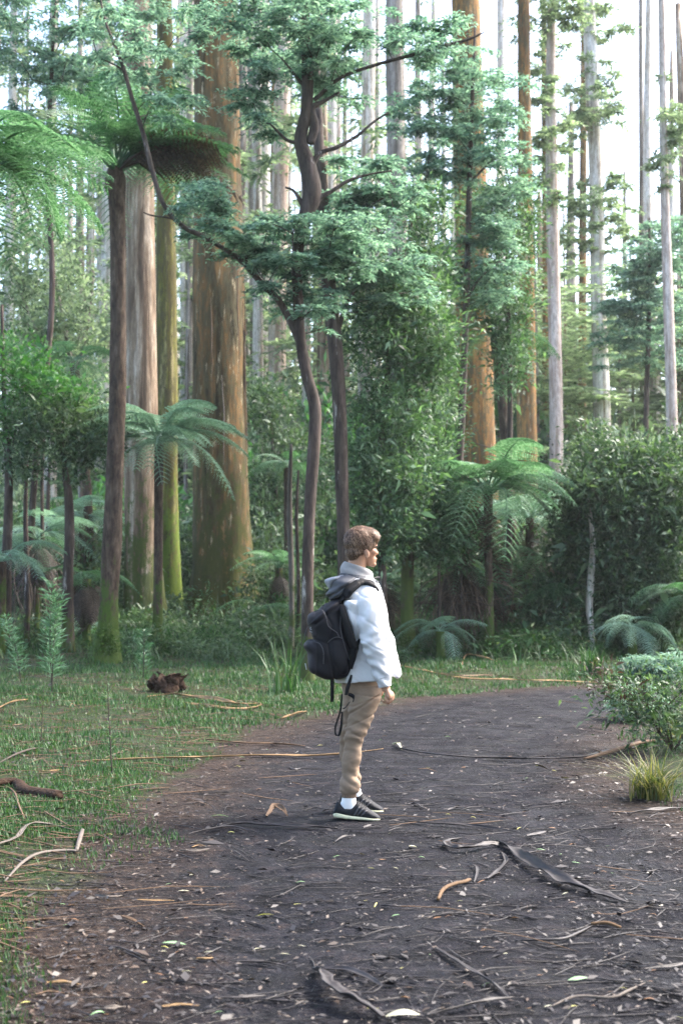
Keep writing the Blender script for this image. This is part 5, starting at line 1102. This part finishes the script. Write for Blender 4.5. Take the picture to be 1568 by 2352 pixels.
strip('bark_strip', 'dark strip lying at the right edge of the path below the grass tuft', 'bark strip', [(1440, 1872), (1500, 1866), (1570, 1858)], 10, 'strip_dark', .5, .2, seed=36)
strip('bark_strip', 'brown bark ribbon on grass left of centre, above the long straight ribbon', 'bark strip', [(470, 1700), (560, 1712), (640, 1714), (700, 1716)], 8, 'strip_brown', .5, .3, seed=37)
for i in range(46):
    px = rf.uniform(20, 1540); py = rf.uniform(1600, 2330)
    if py < 1700 and px > 600: px = rf.uniform(100, 600)
    L = rf.uniform(30, 110)*(py-1350)/800; a = rf.gauss(0, .35)
    strip('bark_strip', 'small loose bark strip '+gwhere(px, py), 'bark strip', [(px-L*.5, py-L*.2*math.sin(a)), (px, py+rf.uniform(-6, 6)), (px+L*.5, py+L*.2*math.sin(a))], rf.uniform(4, 10)*(py-1350)/700,
          ('strip_dark' if px > 520 and py > 1680 else rf.choice(['strip_brown', 'strip_tan', 'strip_grey'])), .5, rf.uniform(0, .15), seed=60+i, group='small loose bark strips on the ground')
# fallen leaves one can count
def leafmesh(j):
    r = np.random.default_rng(j); n = 9; t = np.linspace(0, 1, n); w = np.sin(np.pi*np.clip(t*1.05, 0, 1))**.8*(.16+.05*(j % 3)); bend = (.10+.12*r.random())*t**2
    cx = t-.5; cyv = bend-.06; zc = .05*np.sin(np.pi*t)*(1+j % 2)
    V = []; 
    for i in range(n):
        for s_, h in ((-1, .05), (0, 0), (1, .05)): V.append((cx[i], cyv[i]+s_*w[i]*.5, zc[i]+h*w[i]*3))
    Q = []
    for i in range(n-1):
        for s_ in (0, 1): Q.append((i*3+s_, i*3+s_+1, i*3+s_+4, i*3+s_+3))
    return mesh_np('fallen_leaf', V, Q)
LM = {m: [leafmesh(j) for j in range(4)] for m in ('leaf_pale', 'leaf_yellow', 'leaf_green', 'leaf_brown')}
for m, l in LM.items():
    for me in l: me.materials.append(M[m])
GL = 'fallen eucalyptus leaves scattered on path and verge'
def fleaf(px, py, Lpx, m, label=None, group=GL, rz=None):
    label = label or 'small '+{'leaf_pale': 'pale', 'leaf_brown': 'brown', 'leaf_yellow': 'yellowish', 'leaf_green': 'greenish'}[m]+' fallen leaf '+gwhere(px, py)
    p = gpt(px, py, .007); s = Lpx*p.y/F
    o = obj('fallen_leaf', LM[m][rf.randrange(4)], None); o.location = p; o.scale = (s, s*rf.uniform(.8, 1.3), s*rf.uniform(.6, 1.6))
    o.rotation_euler = (rf.gauss(0, .15), rf.gauss(0, .12), rf.uniform(-.5, .5) if rz is None else rz); tag(o, label, 'leaf', group)
fleaf(925, 2340, 84, 'leaf_pale', 'largest pale grey leaf, lying at the bottom border right of centre', rz=-.1)
fleaf(1325, 2254, 50, 'leaf_green', 'pale green leaf lying alone in the lower right of the path', rz=0)
fleaf(225, 2335, 42, 'leaf_green', 'curved bright green leaf at the bottom left of the path', rz=.6)
fleaf(400, 2172, 60, 'leaf_green', 'slender grey-green leaf pair left of centre on the path', rz=-.4)
fleaf(608, 2107, 46, 'leaf_yellow', 'yellow-green leaf left of the person on the dark path', rz=-.4)
fleaf(423, 2050, 26, 'leaf_pale', 'small bright cream leaf on the left part of the path', rz=0)
fleaf(428, 2237, 34, 'leaf_pale', 'curled pale leaf in the lower left part of the path', rz=-.8)
fleaf(505, 1879, 46, 'leaf_green', 'long thin green leaf left of the shoes', rz=0)
fleaf(862, 2082, 26, 'leaf_yellow', 'pale yellow triangular leaf right below the person', rz=1.2)
fleaf(948, 1948+0, 24, 'leaf_pale', 'cream leaf between the shoes and the hooked bark strip', rz=.3)
for i in range(170):
    py = rf.uniform(1650, 2345); px = rf.uniform(-10, 1570)
    if py < 1760 and rf.random() < .4: px = rf.uniform(0, 700)
    fleaf(px, py, rf.uniform(9, 24)*(.45+(py-1350)/1300), rf.choice(['leaf_pale', 'leaf_brown', 'leaf_brown', 'leaf_yellow', 'leaf_green', 'leaf_brown']))
# stump
p = gpt(382, 1590); mb = MB()
for j in range(7):
    a = j*.9; mb.add(*tube([(rf.uniform(-.1, .1), rf.uniform(-.1, .1), -.05), (.12*math.cos(a), .08*math.sin(a), rf.uniform(.08, .16)), (.24*math.cos(a), .12*math.sin(a), rf.uniform(.02, .2))], [.13, .10, .03], 9, 5, wob=.35, seed=j))
for j in range(10): mb.add(*sheet([(rf.uniform(-.18, .18), rf.uniform(-.1, .0), .0), (rf.uniform(-.2, .2), rf.uniform(-.12, .0), .12), (rf.uniform(-.25, .3), rf.uniform(-.12, .05), rf.uniform(.14, .26))], [.04, .05, .02], j))
o = mb.build('tree_stump', M['stump']); o.location = p; tag(o, 'dark rotten broken stump in the grass left of the path', 'stump')

# ------------------------------------------------------------------ small plants
def blades(n, L, W, spread, lean=.6, r=rng, segs=3):
    V = []; Q = []
    mb = MB()
    for i in range(n):
        a = r.uniform(0, 6.283); l = L*r.uniform(.55, 1.15); le = lean*r.uniform(.3, 1.5); b = r.normal(0, spread, 2)
        t = np.linspace(0, 1, segs+1); out = le*t**1.7*l; up = l*(t-.38*le*t**2)
        P = np.stack([b[0]+np.cos(a)*out, b[1]+np.sin(a)*out, up], -1); sd_ = np.array([-np.sin(a), np.cos(a), 0])*W*.5
        w_ = (1-t**2*.95)[:, None]
        V = np.stack([P-sd_*w_, P+sd_*w_], 1).reshape(-1, 3)
        mb.add(V, [(2*k, 2*k+1, 2*k+3, 2*k+2) for k in range(segs)])
    return mb
def plantat(name, label, cat_, mb, mat, px, py, group=None, part=None):
    p = gpt(px, py); o = mb.build(name, M[mat], smooth=False); o.location = p; return tag(o, label, cat_, group)
plantat('grass_tuft', 'olive and straw coloured arching grass tuft at the right edge of the path', 'grass tuft', blades(210, .42, .010, .06, .95), 'tussock', 1500, 1835)
plantat('grass_tuft', 'dark green upright grass tussock on the far verge near the bend', 'grass tuft', blades(130, .55, .016, .10, .6), 'grass', 1362, 1552)
plantat('grass_tuft', 'tall thin grass clump beside the base of the twisted wattle', 'grass tuft', blades(40, .75, .02, .10, .5), 'grass', 655, 1592)
plantat('grass_tuft', 'brown dry grass tuft below the orange-brown bush at right', 'grass tuft', blades(120, .35, .009, .12, .7), 'tussock', 1555, 1700)
for i, (a, b, s, lab) in enumerate([(1545, 1720, 1.0, 'green and rust coloured low bush at the right border beside the path'), (1470, 1655, .55, 'pale feathery low shrub at the path bend'), (1530, 1570, .7, 'pale blue-green low foliage at the right border on the far side of the bend'),
        (1470, 1560, .5, 'small dusty grey-green shrub on the verge beyond the bend')]):
    p = gpt(a, b); C = rvec(60)*rng.uniform(.3, 1, (60, 1))*np.array([.62, .5, .36])*s+np.array([0, 0, .36*s])
    t = thing('low_bush', lab, 'bush', p)
    MB().add(*(clumps(C, .22*s+.05, 70, .05, .014) if i == 0 else pads(C, .25*s+.05, 6, 7, .06, .018))).build('foliage', M['bush' if i == 0 else 'frond_pale' if i < 3 else 'wattle'], t, smooth=False)
    mb = MB()
    for j in range(9): mb.add(*tube([(0, 0, -.02), (rf.uniform(-.2, .2)*s, rf.uniform(-.2, .2)*s, .25*s), (rf.uniform(-.5, .5)*s, rf.uniform(-.4, .4)*s, .55*s)], [.008, .006, .003], 5, 3))
    mb.build('stems', M['twig'], t)
    if i == 0: 
        MB().add(*clumps(C[:9]+np.array([-.2, -.05, .12]), .16, 60, .04, .010)).build('rusty_foliage', M['frond_dead'], t, smooth=False)
def sapling(label, px, py, top, n, L, mat='green', lean=0):
    p = gpt(px, py); H = (py-top)*p.y/F; t = thing('sapling', label, 'sapling', p); mb = MB(); C = []; D = []
    stems = [(rf.uniform(-.12, .12)*H, rf.uniform(-.1, .1)*H, H*rf.uniform(.7, 1)) for _ in range(n)]
    for sx, sy, h in stems:
        P = cat([(0, 0, 0), (sx*.5+lean*.3, sy*.5, h*.5), (sx+lean, sy, h)], 10); mb.add(*tube(P, np.linspace(.006, .0015, len(P)), 5, 1))
        for k in range(int(46*h)):
            q = rf.uniform(.18, 1); b = P[int(q*(len(P)-1))]; a = rf.uniform(0, 6.283); l = L*(1.1-.5*q)
            for m in range(3): C.append(b+np.array([math.cos(a), math.sin(a), .5])*l*m*.45); D.append((math.cos(a)+rf.gauss(0, .5), math.sin(a)+rf.gauss(0, .5), rf.uniform(.2, .9)))
    mb.build('stem', M['twig'], t); C = np.array(C); D = np.array(D)
    MB().add(*leaves(C, D, rvec(len(C)), L*rng.uniform(.7, 1.2, len(C)), L*.14, .02)).build('leaves', M[mat], t, smooth=False)
sapling('feathery bright green sapling with narrow leaves left of the tall fern foot', 120, 1590, 1300, 4, .11, 'frond_bright', .1)
sapling('leaning narrow-leaved green sapling near the left border', 50, 1570, 1390, 3, .10, 'frond_bright', -.2)
sapling('thin wispy grey-green seedling standing in the grass left of the path', 258, 1775, 1555, 2, .045, 'bush')
sapling('thin brown leafless seedling stem near the left border', 95, 1705, 1585, 1, .03, 'tussock')
sapling('tiny dark sapling in front of the massive trunk', 330, 1560, 1440, 2, .10, 'frond')
# undergrowth clumps at the tree feet
UG = 'tangled undergrowth clumps at the feet of the trees'
UM = []
for j in range(5):
    C = rvec(16)*np.array([.75, .5, .3])+np.array([0, 0, .28]); mb = MB().add(*clumps(C, .3, 60, .09, .022, .5)); mb.add(*[(lambda b: (np.concatenate(b.V), np.concatenate(b.Q)))(blades(60, .7, .018, .5, .7))][0])
    me = mb.mesh('undergrowth', smooth=False); me.materials.append(M[['bush', 'tea', 'grass', 'bush', 'grass'][j]]); UM.append(me)
for i in range(190):
    Yv = rf.uniform(23.0, 34); px = rf.uniform(-60, 1640)
    if Yv < 25.5 and 620 < px < 900: Yv += 2
    p = at(px, 1400, Yv)
    if path_sd(np.array([p.x]), np.array([p.y]))[0] < .9: continue
    ju = rf.randrange(5); o = obj('undergrowth_clump', UM[ju], None); o.location = (p.x, p.y, gz(p.x, p.y)-.05); s = rf.uniform(.5, 1.25); o.scale = (s*1.2, s, s*rf.uniform(.6, 1.1)); o.rotation_euler = (0, 0, rf.uniform(0, 6.28))
    tag(o, ['leafy', 'dark leafy', 'grassy', 'bushy', 'reedy'][ju]+' undergrowth clump '+where(px)+(', farther back' if Yv > 28.5 else ''), 'undergrowth', UG)
# moss pads on the foot of the tall fern, massive trunk and mossy pole
for (px, py, Y, rx, h, nn, lab) in [(516, 1420, 30.2, 66, 60, 60, 'bright moss cushions on the foot of the massive orange-brown trunk'), (242, 1480, 21.8, 26, 60, 34, 'dark green moss growing up the foot of the tall tree fern'), (938, 1480, 23.8, 16, 44, 18, 'bright moss around the foot of the pole-like trunk right of the jacket')]:
    C = []
    for i in range(nn):
        a = rf.uniform(0, 6.283); hh = rf.random()**1.5; p = at(px+math.cos(a)*rx*(1-.3*hh), py+20-h*hh, Y+ (0 if math.sin(a) < 0 else .3)); C.append(p)
    o = MB().add(*clumps(np.array(C), .10, 90, .035, .016, .2)).build('moss', M['mossy'], smooth=False); tag(o, lab, None, kind='stuff')

# ------------------------------------------------------------------ haze
m, t, o_ = nm('haze'); pv = t.nodes.new('ShaderNodeVolumePrincipled'); pv.inputs['Density'].default_value = HAZE; pv.inputs['Color'].default_value = (.93, .97, 1, 1); pv.inputs['Anisotropy'].default_value = .3
t.links.new(pv.outputs[0], o_.inputs['Volume'])
hb = np.array([(x, y, z) for x in (-260, 260) for y in (-90, 430) for z in (-2.5, 60)], float)
Qh = [(0, 1, 3, 2), (4, 6, 7, 5), (0, 4, 5, 1), (2, 3, 7, 6), (0, 2, 6, 4), (1, 5, 7, 3)]
if HAZE > 0: tag(obj('haze', mesh_np('haze', hb, Qh, None, False), m), 'thin pale haze between the trees', None, kind='stuff')

rf3 = random.Random(4)
big = bpy.data.objects['eucalyptus_tree']
for j in range(9):
    px = 556+rf3.uniform(-5, 6) if j < 6 else rf3.uniform(470, 545); y0 = rf3.uniform(560, 820) if j < 6 else rf3.uniform(500, 900); y1 = y0+rf3.uniform(180, 420)
    Yr = 31-(.15 if j < 6 else .75)
    P = [tuple(at(px+(y-y0)*.018+rf3.uniform(-2, 2), y, Yr)-big.location) for y in np.linspace(y0, y1, 6)]
    o = MB().add(*tube(P, [.012, .03, .035, .03, .025, .008], 6, 4, flat=.4, wob=.3, seed=j)).build('bark_ribbon', M['strip_grey' if j % 2 else 'strip_brown'], big)
